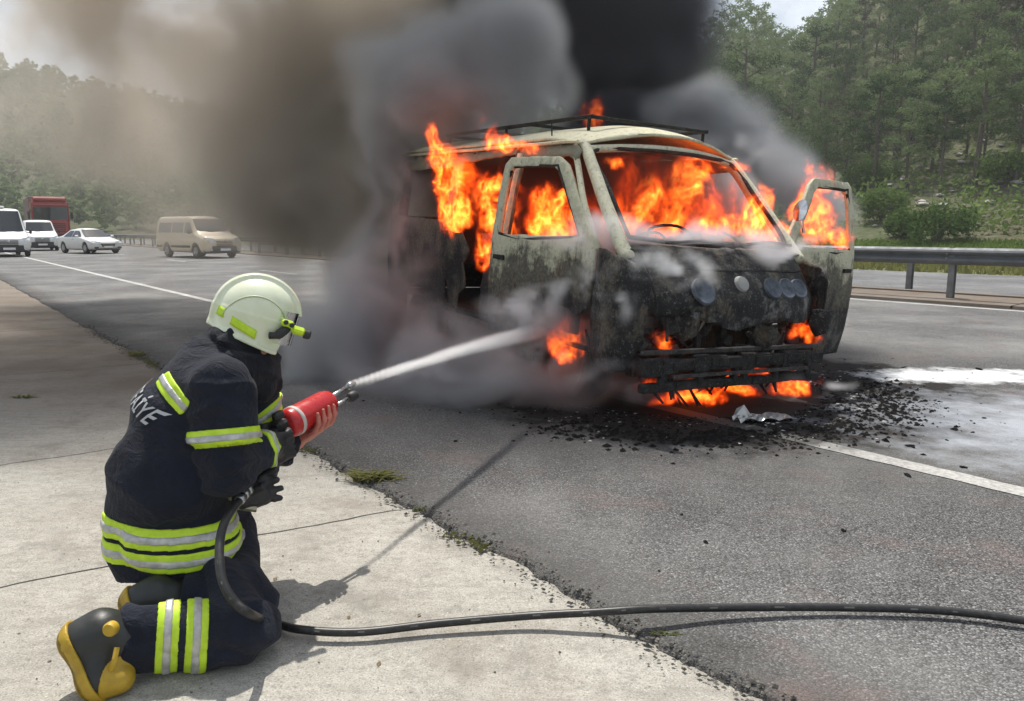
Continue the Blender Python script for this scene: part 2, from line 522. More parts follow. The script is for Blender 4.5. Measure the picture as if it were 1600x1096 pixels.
# --- median: kerb strip, opposite carriageway, grass verge
def prof_strip(name, prof, mt, s0=-3, s1=170, step=2.5, kind='structure'):
    n = max(1, round((s1 - s0) / step)); vs = []; fs = []; q = len(prof)
    for i in range(n + 1):
        for t, z in prof: vs.append(tuple(rp(s0 + (s1 - s0) * i / n, t, z)))
    for i in range(n):
        for j in range(q - 1): a = i * q + j; fs.append((a, a + 1, a + q + 1, a + q))
    return tag(mesh_obj(name, vs, fs, mt), kind=kind)
for k in range(45):
    s0 = -2 + k * 3.4
    o = prof_strip('kerb_slab', [(14.42, -.02), (14.44, .05), (15.70, .09), (15.72, .02)], M_kerb, s0, s0 + 3.37, 3.37)
prof_strip('median_gap', [(14.40, .006), (16.5, .012)], M_dirt_edge)
prof_strip('median_kerb', [(15.95, .01), (15.97, .10), (16.22, .10), (16.24, .01)], M_kerb)
prof_strip('opposite_carriageway', [(16.3, .02), (24.6, .03)], M_asph_far)
prof_strip('far_verge', [(24.6, .012), (26, .05), (29, .12), (31, -.1)], simple('verge_grass_soil', (.11, .12, .045), .95, var=.4, scale=1.5, bump=.6, bscale=20))
# ================================================================== volumes from numpy density grids
def gnode(t, typ, **kw):
    n = t.nodes.new(typ)
    for k, v in kw.items(): setattr(n, k, v)
    return n
def volume_obj(name, lo, hi, D, mat_):
    """a fog volume whose density is the array D (nx,ny,nz) over the box lo..hi"""
    nx, ny, nz = D.shape
    me = bpy.data.meshes.new(name)
    me.vertices.add(nx * ny * nz)
    co = np.zeros(nx * ny * nz * 3, np.float32)
    # keep the carrier points at the true voxel places, so the bounds are those of the smoke
    xs = np.linspace(lo[0], hi[0], nx); ys = np.linspace(lo[1], hi[1], ny); zs = np.linspace(lo[2], hi[2], nz)
    X, Y, Z = np.meshgrid(xs, ys, zs, indexing='ij')
    co = np.stack([X.ravel(), Y.ravel(), Z.ravel()], 1).astype(np.float32).ravel()
    me.vertices.foreach_set('co', co)
    at_ = me.attributes.new('dens', 'FLOAT', 'POINT'); at_.data.foreach_set('value', np.ascontiguousarray(D, np.float32).ravel())
    me.materials.append(mat_)
    o = link(bpy.data.objects.new(name, me))
    t = bpy.data.node_groups.new(name, 'GeometryNodeTree')
    t.interface.new_socket('Geometry', in_out='INPUT', socket_type='NodeSocketGeometry')
    t.interface.new_socket('Geometry', in_out='OUTPUT', socket_type='NodeSocketGeometry')
    gi = gnode(t, 'NodeGroupInput'); go = gnode(t, 'NodeGroupOutput')
    L = t.links.new
    pos = gnode(t, 'GeometryNodeInputPosition')
    sub = gnode(t, 'ShaderNodeVectorMath', operation='SUBTRACT'); sub.inputs[1].default_value = lo
    mul = gnode(t, 'ShaderNodeVectorMath', operation='MULTIPLY'); mul.inputs[1].default_value = tuple((n - 1) / (h - l) for n, h, l in zip((nx, ny, nz), hi, lo))
    sp = gnode(t, 'ShaderNodeSeparateXYZ')
    L(pos.outputs[0], sub.inputs[0]); L(sub.outputs[0], mul.inputs[0]); L(mul.outputs[0], sp.inputs[0])
    def mt(op, a, b):
        n = gnode(t, 'ShaderNodeMath', operation=op)
        for i, q in enumerate((a, b)):
            if isinstance(q, (int, float)): n.inputs[i].default_value = q
            else: L(q, n.inputs[i])
        return n.outputs[0]
    r = [mt('MINIMUM', mt('MAXIMUM', mt('ROUND', sp.outputs[i], 0), 0.0), float(n - 1)) for i, n in enumerate((nx, ny, nz))]
    # integer arithmetic keeps the index exact
    def im(op, a, b):
        n = gnode(t, 'FunctionNodeIntegerMath', operation=op)
        for i, q in enumerate((a, b)):
            if isinstance(q, int): n.inputs[i].default_value = q
            else: L(q, n.inputs[i])
        return n.outputs[0]
    idx = im('ADD', im('MULTIPLY', im('ADD', im('MULTIPLY', r[0], ny), r[1]), nz), r[2])
    na = gnode(t, 'GeometryNodeInputNamedAttribute', data_type='FLOAT'); na.inputs['Name'].default_value = 'dens'
    si = gnode(t, 'GeometryNodeSampleIndex', data_type='FLOAT', domain='POINT')
    L(gi.outputs[0], si.inputs['Geometry']); L(na.outputs['Attribute'], si.inputs['Value']); L(idx, si.inputs['Index'])
    vc = gnode(t, 'GeometryNodeVolumeCube')
    L(si.outputs[0], vc.inputs['Density'])
    vc.inputs['Background'].default_value = 0.0
    vc.inputs['Min'].default_value = lo; vc.inputs['Max'].default_value = hi
    vc.inputs['Resolution X'].default_value = nx; vc.inputs['Resolution Y'].default_value = ny; vc.inputs['Resolution Z'].default_value = nz
    sm = gnode(t, 'GeometryNodeSetMaterial'); sm.inputs['Material'].default_value = mat_
    L(vc.outputs[0], sm.inputs[0]); L(sm.outputs[0], go.inputs[0])
    md = o.modifiers.new('density', 'NODES'); md.node_group = t
    return o
def axes3(lo, hi, vox):
    n = [max(4, int(round((h - l) / vox)) + 1) for l, h in zip(lo, hi)]
    hi = tuple(l + (k - 1) * vox for l, k in zip(lo, n))
    g = np.meshgrid(*[np.linspace(l, h, k, dtype=np.float32) for l, h, k in zip(lo, hi, n)], indexing='ij')
    return g, hi
def vol_mat(name, color, dens, aniso=0.0, absorb=None, emis=None):
    m = Mat(name)
    v = m.n('VolumePrincipled'); v.inputs['Color'].default_value = tuple(color) + (1,)
    v.inputs['Density'].default_value = dens; v.inputs['Anisotropy'].default_value = aniso
    if absorb: v.inputs['Absorption Color'].default_value = tuple(absorb) + (1,)
    m.t.links.new(v.outputs[0], m.out.inputs['Volume'])
    return m.m
# ================================================================== TREES AND SHRUBS
def leaf_mat(name, dark, light, trans=.25):
    m = Mat(name); oi = m.n('ObjectInfo')
    n = m.noise(.35, 4, .6, m.geo()); n2 = m.noise(3.0, 2, .5, m.geo())
    f = m.math('ADD', m.math('MULTIPLY', n, .75), m.math('ADD', m.math('MULTIPLY', n2, .35), m.math('MULTIPLY', oi.outputs['Random'], .45)))
    c = m.ramp(f, (.50, dark), (.98, light))
    b = m.n('BsdfDiffuse', Color=c, Roughness=.5); tr = m.n('BsdfTranslucent', Color=c)
    mx_ = m.n('MixShader'); m.set(mx_, 'i0', trans); m.t.links.new(b.outputs[0], mx_.inputs[1]); m.t.links.new(tr.outputs[0], mx_.inputs[2])
    m.t.links.new(mx_.outputs[0], m.out.inputs['Surface']); return m.m
M_pine = leaf_mat('pine_foliage', (.040, .072, .032), (.22, .28, .13))
M_pine_dry = leaf_mat('dry_pine_foliage', (.06, .06, .040), (.15, .14, .085))
M_bush = leaf_mat('shrub_foliage', (.055, .105, .028), (.22, .30, .085))
M_bark = simple('bark', (.105, .085, .07), .95, var=.35, scale=4)
M_bark_dead = simple('grey_bark', (.20, .185, .165), .95, var=.25, scale=4)

def leaf_cloud(rs, clumps, n, size, flat=.75):
    """leaf-sized quads spread through ellipsoidal clumps; returns V (n*4,3)"""
    C = np.array([c[0] for c in clumps]); Rr = np.array([c[1] for c in clumps])
    w = Rr[:, 0] ** 2; w = w / w.sum()
    k = rs.choice(len(C), n, p=w)
    d = rs.randn(n, 3); d /= np.linalg.norm(d, axis=1)[:, None]
    r = (rs.rand(n) ** .45)[:, None]
    lump = 1 + .28 * np.sin(d[:, :1] * 5.1 + k[:, None] * 1.7) * np.sin(d[:, 1:2] * 4.3 + k[:, None]) 
    P = C[k] + d * Rr[k] * r * lump
    a = rs.randn(n, 3); a[:, 2] *= flat; a /= np.linalg.norm(a, axis=1)[:, None]
    b = np.cross(a, d + rs.randn(n, 3) * .6); b /= np.linalg.norm(b, axis=1)[:, None] + 1e-6
    s = size * (.55 + .9 * rs.rand(n))[:, None]
    V = np.stack([P - a * s, P - b * s * .45, P + a * s, P + b * s * .45], 1)
    return V.reshape(-1, 3)
def quads(n): return np.arange(n * 4).reshape(n, 4)

def pine_meshes(seed, H, n_leaf, leaf, bare=.35, spread=1.0):
    rs = np.random.RandomState(seed); r2 = random.Random(seed)
    clumps = []; T = MB()
    top = H * .93
    pts = [Vector((0, 0, -.6))]; x = y = 0
    for i in range(1, 8):
        x += r2.uniform(-.12, .12) * H * .08; y += r2.uniform(-.12, .12) * H * .08
        pts.append(Vector((x, y, top * i / 7)))
    T.tube(pts, [H * .021 * (1 - .82 * i / 7) + .02 for i in range(8)], 6)
    nb = r2.randint(10, 14)
    for i in range(nb):
        f = bare + (1 - bare) * (i + r2.random() * .6) / nb
        z = f * top; j = min(6, int(f * 7)); p = pts[j].lerp(pts[j + 1], f * 7 - j)
        a = i * 2.4 + r2.uniform(-.5, .5)
        w = math.sin(min(1, (1.08 - f) / (1.08 - bare) * 1.25 + .12) * math.pi * .62)
        L = H * .235 * w * r2.uniform(.65, 1.15) * spread
        q = p + Vector((math.cos(a) * L, math.sin(a) * L, L * r2.uniform(.12, .45)))
        T.tube([p - Vector((0, 0, .2)), p.lerp(q, .55) + Vector((0, 0, -.05 * L)), q], [H * .007, H * .005, H * .002], 4)
        rr = H * r2.uniform(.065, .105) * (1.25 - .5 * f)
        clumps.append((np.array(q), np.array([rr * 1.35, rr * 1.35, rr * .72])))
        if r2.random() < .6:
            m_ = p.lerp(q, .5); clumps.append((np.array(m_), np.array([rr, rr, rr * .55])))
    clumps.append((np.array([x, y, top]), np.array([H * .06, H * .06, H * .075])))
    return T, leaf_cloud(rs, clumps, n_leaf, leaf)
TREES = []
for i, (H, bare, sp) in enumerate([(9.5, .38, 1.0), (11, .42, .85), (8.2, .30, 1.15), (12.5, .45, .95), (10, .25, 1.0), (9, .5, 1.1)]):
    T, V = pine_meshes(50 + i, H, 2300, .155, bare, sp)
    me_c = mesh_obj('crown', V, quads(len(V) // 4), M_pine); me_t = T.build('trunk', M_bark)
    TREES.append((me_c.data, me_t.data, H)); bpy.data.objects.remove(me_c); bpy.data.objects.remove(me_t)
dry = [t.copy() for t in (TREES[1][0], TREES[4][0])]
for d_ in dry: d_.materials[0] = M_pine_dry

def in_view(X, Y, z, m=.03):
    if Y < 8: return False
    u = (X / (Y * math.cos(PITCH))) ; u = X / (Y * math.cos(PITCH) - (z - CAM_Z) * math.sin(PITCH))
    return -.68 - m < u < .70 + m
def put_tree(X, Y, k, sc, rot, label, group, z=None, dryness=0, name='pine_tree', grp=True):
    z = float(hill_h(np.array([X]), np.array([Y]))[0]) if z is None else z
    o = thing(name, label, 'tree', (X, Y, z), rot, group)
    o.scale = (sc, sc, sc * rnd.uniform(.92, 1.12))
    c, t, H = TREES[k % len(TREES)]
    if dryness: c = dry[k % 2]
    link(bpy.data.objects.new('crown', c), o); link(bpy.data.objects.new('trunk', t), o)
    return o
rs = np.random.RandomState(3)
cand = []
tries = 0
while len(cand) < 1150 and tries < 90000:
    tries += 1
    Y = rs.uniform(48, 150); X = rs.uniform(-.66, .74) * Y
    t = .787 * X + .617 * Y
    if t < (35 if X / Y < .12 else 58) or t > 148: continue
    az = X / Y
    if az < .12 and t > 62: continue        # behind the smoke: the far ridge mass takes over
    if az < .12 and rs.rand() < .75: continue
    if az < .20 and rs.rand() < .5: continue
    d = 1.9 + .009 * Y
    if any((X - c[0]) ** 2 + (Y - c[1]) ** 2 < d * d for c in cand): continue
    cand.append((X, Y))
cand.sort(key=lambda c: c[1])
print('trees', len(cand))
TONE = [('green pine with a rounded crown on the wooded slope', 0), ('slender pine with a bare lower trunk on the wooded slope', 0), ('low broad pine on the wooded slope', 0),
        ('tall open pine on the wooded slope', 0), ('dense pine green almost to the ground on the slope', 0), ('loose flat topped pine on the wooded slope', 0)]
solo = cand[:292]; rest = cand[292:]
for i, (X, Y) in enumerate(solo):
    k = rs.randint(6); sc = rs.uniform(.42, .76); dr = 1 if rs.rand() < .07 else 0
    left = X / Y < .15
    hb = 'low on the slope' if .787 * X + .617 * Y < 68 else ('halfway up the slope' if .787 * X + .617 * Y < 84 else 'higher up the slope')
    az = X / Y
    wh = 'beside the black smoke' if az < .28 else ('below the gap of sky' if az < .40 else ('above the open van door' if az < .47 else ('above the large round bush' if az < .60 else 'near the right edge')))
    wl = 'behind the minibus and lorry' if az < -.5 else ('behind the cream van' if az < -.3 else 'behind the brown smoke')
    if left: lab = ['hazy rounded pine', 'hazy slender pine', 'hazy broad pine', 'hazy tall pine', 'hazy dense pine', 'hazy flat topped pine'][k] + ' in the tree belt ' + wl
    elif dr: lab = 'brownish half dry pine ' + hb + ' ' + wh
    else: lab = ['rounded green pine', 'slender bare stemmed pine', 'low broad pine', 'tall open pine', 'pine dense to the ground', 'loose flat topped pine'][k] + ' ' + hb + ' ' + wh
    put_tree(X, Y, k, sc * (.85 if left else 1), rs.uniform(0, 6.28), lab, 'pines behind the queued traffic' if left else 'pines on the wooded hillside', dryness=dr)
# a few tall pines that stand clear on the spur beside the patch of sky
for n_, (px, py, Y, k, sc) in enumerate([(1132, 10, 84, 3, 1.0), (1172, 12, 80, 1, 1.1), (1196, 45, 92, 0, .8), (1278, 5, 96, 3, .95), (1310, 15, 100, 4, .9), (1098, 40, 78, 5, 1.0)]):
    X = at(px, py, Y).x
    H = TREES[k][2] * sc * .93; gz = float(hill_h(np.array([X]), np.array([Y]))[0]); tz = at(px, py, Y).z
    o = put_tree(X, Y, k, sc, n_ * 1.3, ['tall pine at the very left edge of the visible hillside', 'bare stemmed pine just left of the gap of sky', 'small pine below the gap of sky',
        'big pine just right of the gap of sky', 'dense pine further right on the skyline beside the gap', 'leaning pine against the black smoke'][n_], 'pines on the wooded hillside')
# everything further back: one forest mass
Vs = []
def light_tree(X, Y, z, H, n, leaf, seed):
    r_ = np.random.RandomState(seed)
    cl = []
    for i in range(7):
        f = .35 + .62 * i / 6; a = i * 2.4 + seed
        w = H * .17 * math.sin(min(1, (1.1 - f) * 1.5) * 1.7)
        cl.append((np.array([X + math.cos(a) * w, Y + math.sin(a) * w, z + H * f]), np.array([H * .12, H * .12, H * .085])))
    return leaf_cloud(r_, cl, n, leaf)
for i, (X, Y) in enumerate(rest):
    Vs.append(light_tree(X, Y, float(hill_h(np.array([X]), np.array([Y]))[0]), rs.uniform(4.5, 8), 330, .22, i))
# the near rows beyond t=148 and the ridge behind the smoke
for i in range(2300):
    Y = 70 + 260 * rs.rand() ** .8; X = rs.uniform(-.76, .1) * Y
    z = float(hill_h(np.array([X]), np.array([Y]))[0])
    if z < .6 and .787 * X + .617 * Y < 33: continue
    Vs.append(light_tree(X, Y, z, rs.uniform(4, 7.5), 90, .55, i + 700))
for i in range(420):
    az = rs.uniform(.3, .72); t = rs.uniform(135, 190); Y = t / (.787 * az + .617); X = az * Y
    Vs.append(light_tree(X, Y, float(hill_h(np.array([X]), np.array([Y]))[0]), rs.uniform(5, 8), 200, .32, i + 2000))
V = np.concatenate(Vs)
tag(mesh_obj('distant_forest', V, quads(len(V) // 4), M_pine), kind='stuff')
# undergrowth that hides most of the soil
n = 60000
az = rs.uniform(-.7, .72, n); t = 36 + 95 * rs.rand(n) ** 1.2; Y = t / (.787 * az + .617); X = az * Y
dn = fbm(X * .16 + 30, Y * .16 + 30, X * 0 + 2, 3, 1)
k = (dn > .46) & ((t > 47.5) | (az < .12)); X = X[k]; Y = Y[k]
Z = hill_h(X, Y) + rs.rand(len(X)) ** 2 * 1.3
P = np.stack([X, Y, Z], 1); n = len(P)
a = rs.randn(n, 3); a /= np.linalg.norm(a, axis=1)[:, None]; b = np.cross(a, rs.randn(n, 3)); b /= np.linalg.norm(b, axis=1)[:, None]
s = (.10 + .16 * rs.rand(n))[:, None]
V = np.stack([P - a * s, P - b * s * .6, P + a * s, P + b * s * .6], 1).reshape(-1, 3)
tag(mesh_obj('undergrowth', V, quads(n), M_bush), kind='stuff')

# big rounded bushes behind the guard rail
def bush_mesh(seed, W, H, n, leaf):
    r_ = np.random.RandomState(seed); cl = []
    for i in range(15):
        a = i * 2.4; rr = W * .36 * math.sqrt(r_.rand())
        hz = H * (.25 + .42 * r_.rand()) * (1 - .35 * rr / (W * .36))
        cl.append((np.array([math.cos(a) * rr, math.sin(a) * rr, hz]), np.array([W * .17, W * .17, H * .25])))
    V = leaf_cloud(r_, cl, n, leaf); V = V[np.repeat((V.reshape(-1, 4, 3)[:, :, 2].min(1) > -.3), 4)]
    S = MB()
    for i in range(6):
        a = i * 1.05 + .3; S.tube([(0, 0, -.3), (math.cos(a) * W * .1, math.sin(a) * W * .1, H * .3), (math.cos(a) * W * .22, math.sin(a) * W * .22, H * .6)], [.06, .045, .02], 5)
    return V, S
for n_, (px, Y, W, H, lab) in enumerate([(1462, 43, 4.9, 3.3, 'large rounded green bush behind the guard rail, nearest of them'), (1562, 52, 4.2, 3.4, 'dark green bush at the right edge behind the guard rail'),
        (1375, 52, 3.6, 3.0, 'bush just right of the open van door beyond the road'), (1410, 46, 2.3, 1.9, 'small low bush between two larger ones behind the rail'),
        (1350, 62, 4.6, 3.4, 'bush partly hidden behind the open van door'), (1510, 66, 4.4, 3.2, 'pale bush up the bank behind the large one'), (1625, 60, 4.4, 3.8, 'bush cut by the right edge of the view'),
        (1420, 68, 4.2, 3.4, 'bush at the foot of the pines above the rounded one')]):
    X = at(px, 380, Y).x; z = float(hill_h(np.array([X]), np.array([Y]))[0])
    V, S = bush_mesh(90 + n_, W, H, 3600, .11)
    o = thing('bush', lab, 'bush', (X, Y, z), 0, 'bushes behind the guard rail')
    mesh_obj('foliage', V, quads(len(V) // 4), M_bush, o); S.build('stem', M_bark, o)
# pale rocks on the bank
rk = simple('limestone', (.36, .34, .31), .9, var=.25, scale=3, bump=.5, bscale=8)
rock_me = []
for i in range(3):
    bm = bmesh.new(); bmesh.ops.create_icosphere(bm, subdivisions=2, radius=.5)
    for v in bm.verts: v.co *= 1 + (rnd.random() - .5) * .5; v.co.z *= .6
    me = bpy.data.meshes.new('rock'); bm.to_mesh(me); bm.free(); me.materials.append(rk); rock_me.append(me)
for i in range(46):
    px = rnd.uniform(1360, 1640); Y = rnd.uniform(48, 62); X = at(px, 370, Y).x
    o = link(bpy.data.objects.new('rock', rock_me[i % 3])); o.location = (X, Y, float(hill_h(np.array([X]), np.array([Y]))[0]) + .08)
    s_ = rnd.uniform(.25, .95); o.scale = (s_, s_, s_ * rnd.uniform(.6, 1)); o.rotation_euler = (0, 0, rnd.uniform(0, 6))
    tag(o, 'pale limestone rock lying on the grassy bank', 'rock', 'pale rocks on the bank')

# grass of the verge
n = 26000
s_ = rs.uniform(-2, 70, n); t = 24.7 + 6.3 * rs.rand(n)
P = np.stack([RD.x * s_ + RT.x * t, RD.y * s_ + RT.y * t, .03 + 0 * s_], 1)
P[:, 2] = np.interp(t, [24.6, 26, 29, 31], [.01, .05, .12, .0])
a = rs.randn(n, 3) * .035; a[:, 2] = 0; up = rs.randn(n, 3) * .05; up[:, 2] = .10 + .16 * rs.rand(n)
V = np.stack([P - a, P + a, P + up], 1).reshape(-1, 3)
M_grass = leaf_mat('verge_grass', (.09, .11, .03), (.24, .24, .09), .4)
tag(mesh_obj('verge_grass', V, np.arange(n * 3).reshape(n, 3), M_grass), kind='stuff')
n = 26000
az = rs.uniform(.3, .75, n); t = 30 + 16 * rs.rand(n); Y = t / (.787 * az + .617); X = az * Y
P = np.stack([X, Y, hill_h(X, Y)], 1)
a = rs.randn(n, 3) * .05; a[:, 2] = 0; up = rs.randn(n, 3) * .07; up[:, 2] = .08 + .18 * rs.rand(n)
V = np.stack([P - a, P + a, P + up], 1).reshape(-1, 3)
tag(mesh_obj('bank_grass', V, np.arange(n * 3).reshape(n, 3), leaf_mat('bank_grass', (.06, .12, .02), (.17, .24, .06), .4)), kind='stuff')
# ================================================================== GUARD RAILS
M_galv = simple('galvanised_steel', (.15, .16, .17), .68, .5, var=.2, scale=2.5, bump=.15, bscale=12)
M_galv2 = simple('dull_galvanised_post', (.24, .245, .25), .6, .6, var=.25, scale=5, bump=.2, bscale=20)
def wbeam_profile():
    # (out, up) of a two wave beam, outward towards the road
    return [(0, -.155), (.012, -.150), (.060, -.115), (.078, -.080), (.060, -.045), (.012, -.012), (.012, .012), (.060, .045), (.078, .080), (.060, .115), (.012, .150), (0, .155)]
def guard_rail(label, tpos, side, s0, s1, zc, first):
    r_ = thing('guard_rail', label, 'guard rail')
    s_ = first; seg = 4.0; panel = None; post = None
    while s_ < s1:
        if s_ + seg > s0:
            if panel is None:
                prof = wbeam_profile(); vs = []; fs = []
                for q in (0, seg + .06):
                    for o_, u_ in prof: vs.append(tuple(RD * q - RT * (o_ * side) + Vector((0, 0, u_))))
                n = len(prof)
                for j in range(n - 1): fs.append((j, j + 1, n + j + 1, n + j))
                b = mesh_obj('rail_beam', vs, fs, M_galv, r_); sd = b.modifiers.new('s', 'SOLIDIFY'); sd.thickness = .004
                panel = b
                pb = MB()
                pb.box((0, 0, 0), (.006, .12, zc + .12)); 
                M_ = Matrix((RT, RD, Vector((0, 0, 1)))).transposed()
                pb = MB(); z0 = zc + .10
                pb.box((0, 0, z0 / 2), (.10, .006, z0), M_)
                pb.add([(M_ @ Vector((sx * .05 + ex, ey, zz))) for sx in (-1, 1) for ex, ey in ((0, -.045),) for zz in (0,)], [])
                pb.box(M_ @ Vector((.05, 0, z0 / 2)), (.006, .11, z0), M_)
                pb.box(M_ @ Vector((-.05, 0, z0 / 2)), (.006, .11, z0), M_)
                pb.box(M_ @ Vector((-.075 * side, 0, zc)), (.05, .09, .22), M_)
                post = pb.build('rail_post', M_galv2, r_)
                bb = MB(); 
                for dz in (-.04, .04): bb.lathe([(0, .012), (.016, .012), (.018, 0)], 8, Matrix.Translation(M_ @ Vector((-.09 * side, .05, dz))) @ M_.to_4x4() @ Matrix.Rotation(-R(90) * side, 4, 'Y'))
                bolt = bb.build('bolt', M_galv2, r_)
                b0, p0, q0 = b, post, bolt
            else:
                b0 = panel.copy(); link(b0, r_); p0 = post.copy(); link(p0, r_); q0 = bolt.copy(); link(q0, r_)
            b0.location = rp(s_, tpos, zc) ; p0.location = rp(s_ + .02, tpos + .085 * side, 0.05); q0.location = rp(s_ + .02, tpos, zc)
            if (int(s_ / seg) % 2) == 1: b0.location += RT * (-.003 * side)
        s_ += seg
    return r_
guard_rail('grey steel guard rail along the median, nearer of the two rails, running behind the vans', 15.0, 1, -2, 150, .84, -2.0)
guard_rail('grey steel guard rail on the far side of the median behind the nearer rail', 16.6, -1, -2, 150, .80, -.6)
# ================================================================== TRAFFIC QUEUED BEHIND
def paint(name, col, rough=.28):
    m = Mat(name); n = m.noise(2.5, 4, .6)
    x, y, z = m.sep(m.co())
    dirt = m.math('MULTIPLY', m.rng(z, .25, .9, .55, .05), m.rng(m.noise(9, 4, .6), .3, .7, .4, 1))
    c = m.mix(dirt, col, (.20, .17, .13))
    m.bsdf(c, m.rng(n, .3, .7, rough, rough + .12), 0, None, .5, Coat__Weight=.5, Coat__Roughness=.08); return m.m
M_white = paint('white_car_paint', (.74, .74, .72)); M_cream = paint('cream_car_paint', (.70, .58, .40)); M_redp = paint('red_cab_paint', (.30, .022, .02))
M_blk = simple('black_plastic', (.022, .022, .023), .55); M_tyre = simple('tyre_rubber', (.020, .020, .020), .85, var=.3); M_rim = simple('alloy', (.42, .42, .43), .35, .85)
m = Mat('dark_glass'); m.bsdf((.012, .016, .018), .05, 0, None, .8); M_dglass = m.m
m = Mat('headlight_lens'); m.bsdf((.62, .65, .68), .08, .35, None, .9); M_lens = m.m
M_amber = simple('amber_lens', (.55, .17, .02), .25); M_redlens = simple('red_lens', (.35, .02, .02), .25)
M_plate = simple('number_plate_white', (.68, .68, .68), .5); M_chrome = simple('chrome_trim', (.6, .6, .6), .15, .95)

def interp_st(st, y):
    ys = [q[0] for q in st]
    return [float(np.interp(y, ys, [q[k] for q in st])) for k in range(1, 8)]
def ring(p):
    """half section: sill, bulge, belt, cant rail, roof; p = zb, zbelt, zt, wb, wbelt, wt, crown"""
    zb, zs, zt, wb, ws, wt, cr = p
    pts = [(0, zb), (wb * .86, zb), (wb * .97, zb + .05), (wb, zb + .13), ((wb + ws) / 2 + .012, zb + (zs - zb) * .55), (ws, zs - .05), (ws - .005, zs)]
    for f in (.33, .66, .9): pts.append((ws + (wt - ws) * (f ** 1.15), zs + (zt - zs) * f * .98))
    pts += [(wt * .93, zt), (wt * .7, zt + cr * .6), (wt * .35, zt + cr * .9), (0, zt + cr)]
    return pts
def side_x(p, z):
    r_ = ring(p)[3:10]
    return float(np.interp(z, [q[1] for q in r_], [q[0] for q in r_]))
def loft(st, m, parent, arches=(), name='body', ny=60):
    ys = np.unique(np.concatenate([np.linspace(st[0][0], st[-1][0], ny), [q[0] for q in st]]))
    vs = []; fs = []; N = None
    for y in ys:
        p = interp_st(st, y); r_ = ring(p)
        if N is None: N = len(r_)
        for sgn in (1, -1):
            for x, z in r_:
                for ay, ar in arches:     # wheel arches cut upwards
                    d = ar * ar - (y - ay) ** 2
                    if d > 0 and x > p[3] * .8: z = max(z, min(.34 + math.sqrt(d), p[1] - .06))
                vs.append((sgn * x, y, z))
    for i in range(len(ys) - 1):
        for sgn in (0, 1):
            for j in range(N - 1):
                a = i * 2 * N + sgn * N + j; b = a + 2 * N
                fs.append((a, b, b + 1, a + 1) if sgn else (a, a + 1, b + 1, b))
    for i in (0, len(ys) - 1):
        for j in range(N - 1):
            a = i * 2 * N + j; b = a + N; fs.append((a, b, b + 1, a + 1))
    o = mesh_obj(name, vs, fs, m, parent, True)
    w = o.modifiers.new('weld', 'WELD'); w.merge_threshold = .001
    s_ = o.modifiers.new('sub', 'SUBSURF'); s_.levels = s_.render_levels = 1
    return o
def patch(st, ya, yb, z0, z1, sgn, off=.012, n=6):
    """a pane on the side: corners (ya0..) as functions of f in 0..1 for bottom/top edges"""
    b = MB()
    def fn(u, v):
        y0 = ya[0] + (ya[1] - ya[0]) * v; y1 = yb[0] + (yb[1] - yb[0]) * v
        y = y0 + (y1 - y0) * u; p = interp_st(st, y)
        z = z0 + (z1 - z0) * v
        return (sgn * (side_x(p, z) + off), y, z)
    b.grid(fn, n, 3); return b
def wheel(parent, x, y, r, w=.2, spokes=7):
    t = MB(); Mx = Matrix.Translation((x, y, r)) @ Matrix.Rotation(R(90), 4, 'Y')
    t.lathe([(r * .62, -w / 2), (r * .9, -w / 2), (r, -w * .32), (r, w * .32), (r * .9, w / 2), (r * .62, w / 2)], 28, Mx)
    wl = t.build('wheel', M_tyre, parent, True)
    sg = 1 if x > 0 else -1
    q = MB(); q.lathe([(0, sg * w * .30), (r * .18, sg * w * .36), (r * .2, sg * w * .2), (r * .56, sg * w * .28), (r * .63, sg * w * .46), (r * .65, sg * w * .2)], 28, Mx)
    for k in range(spokes):
        a = 2 * math.pi * k / spokes; c_, s_ = math.cos(a), math.sin(a)
        p0 = Mx @ Vector((c_ * r * .12, s_ * r * .12, sg * w * .42)); p1 = Mx @ Vector((c_ * r * .58, s_ * r * .58, sg * w * .40))
        q.bar(p0, p1, .035, .05)
    q.build('rim', M_rim, wl, False)

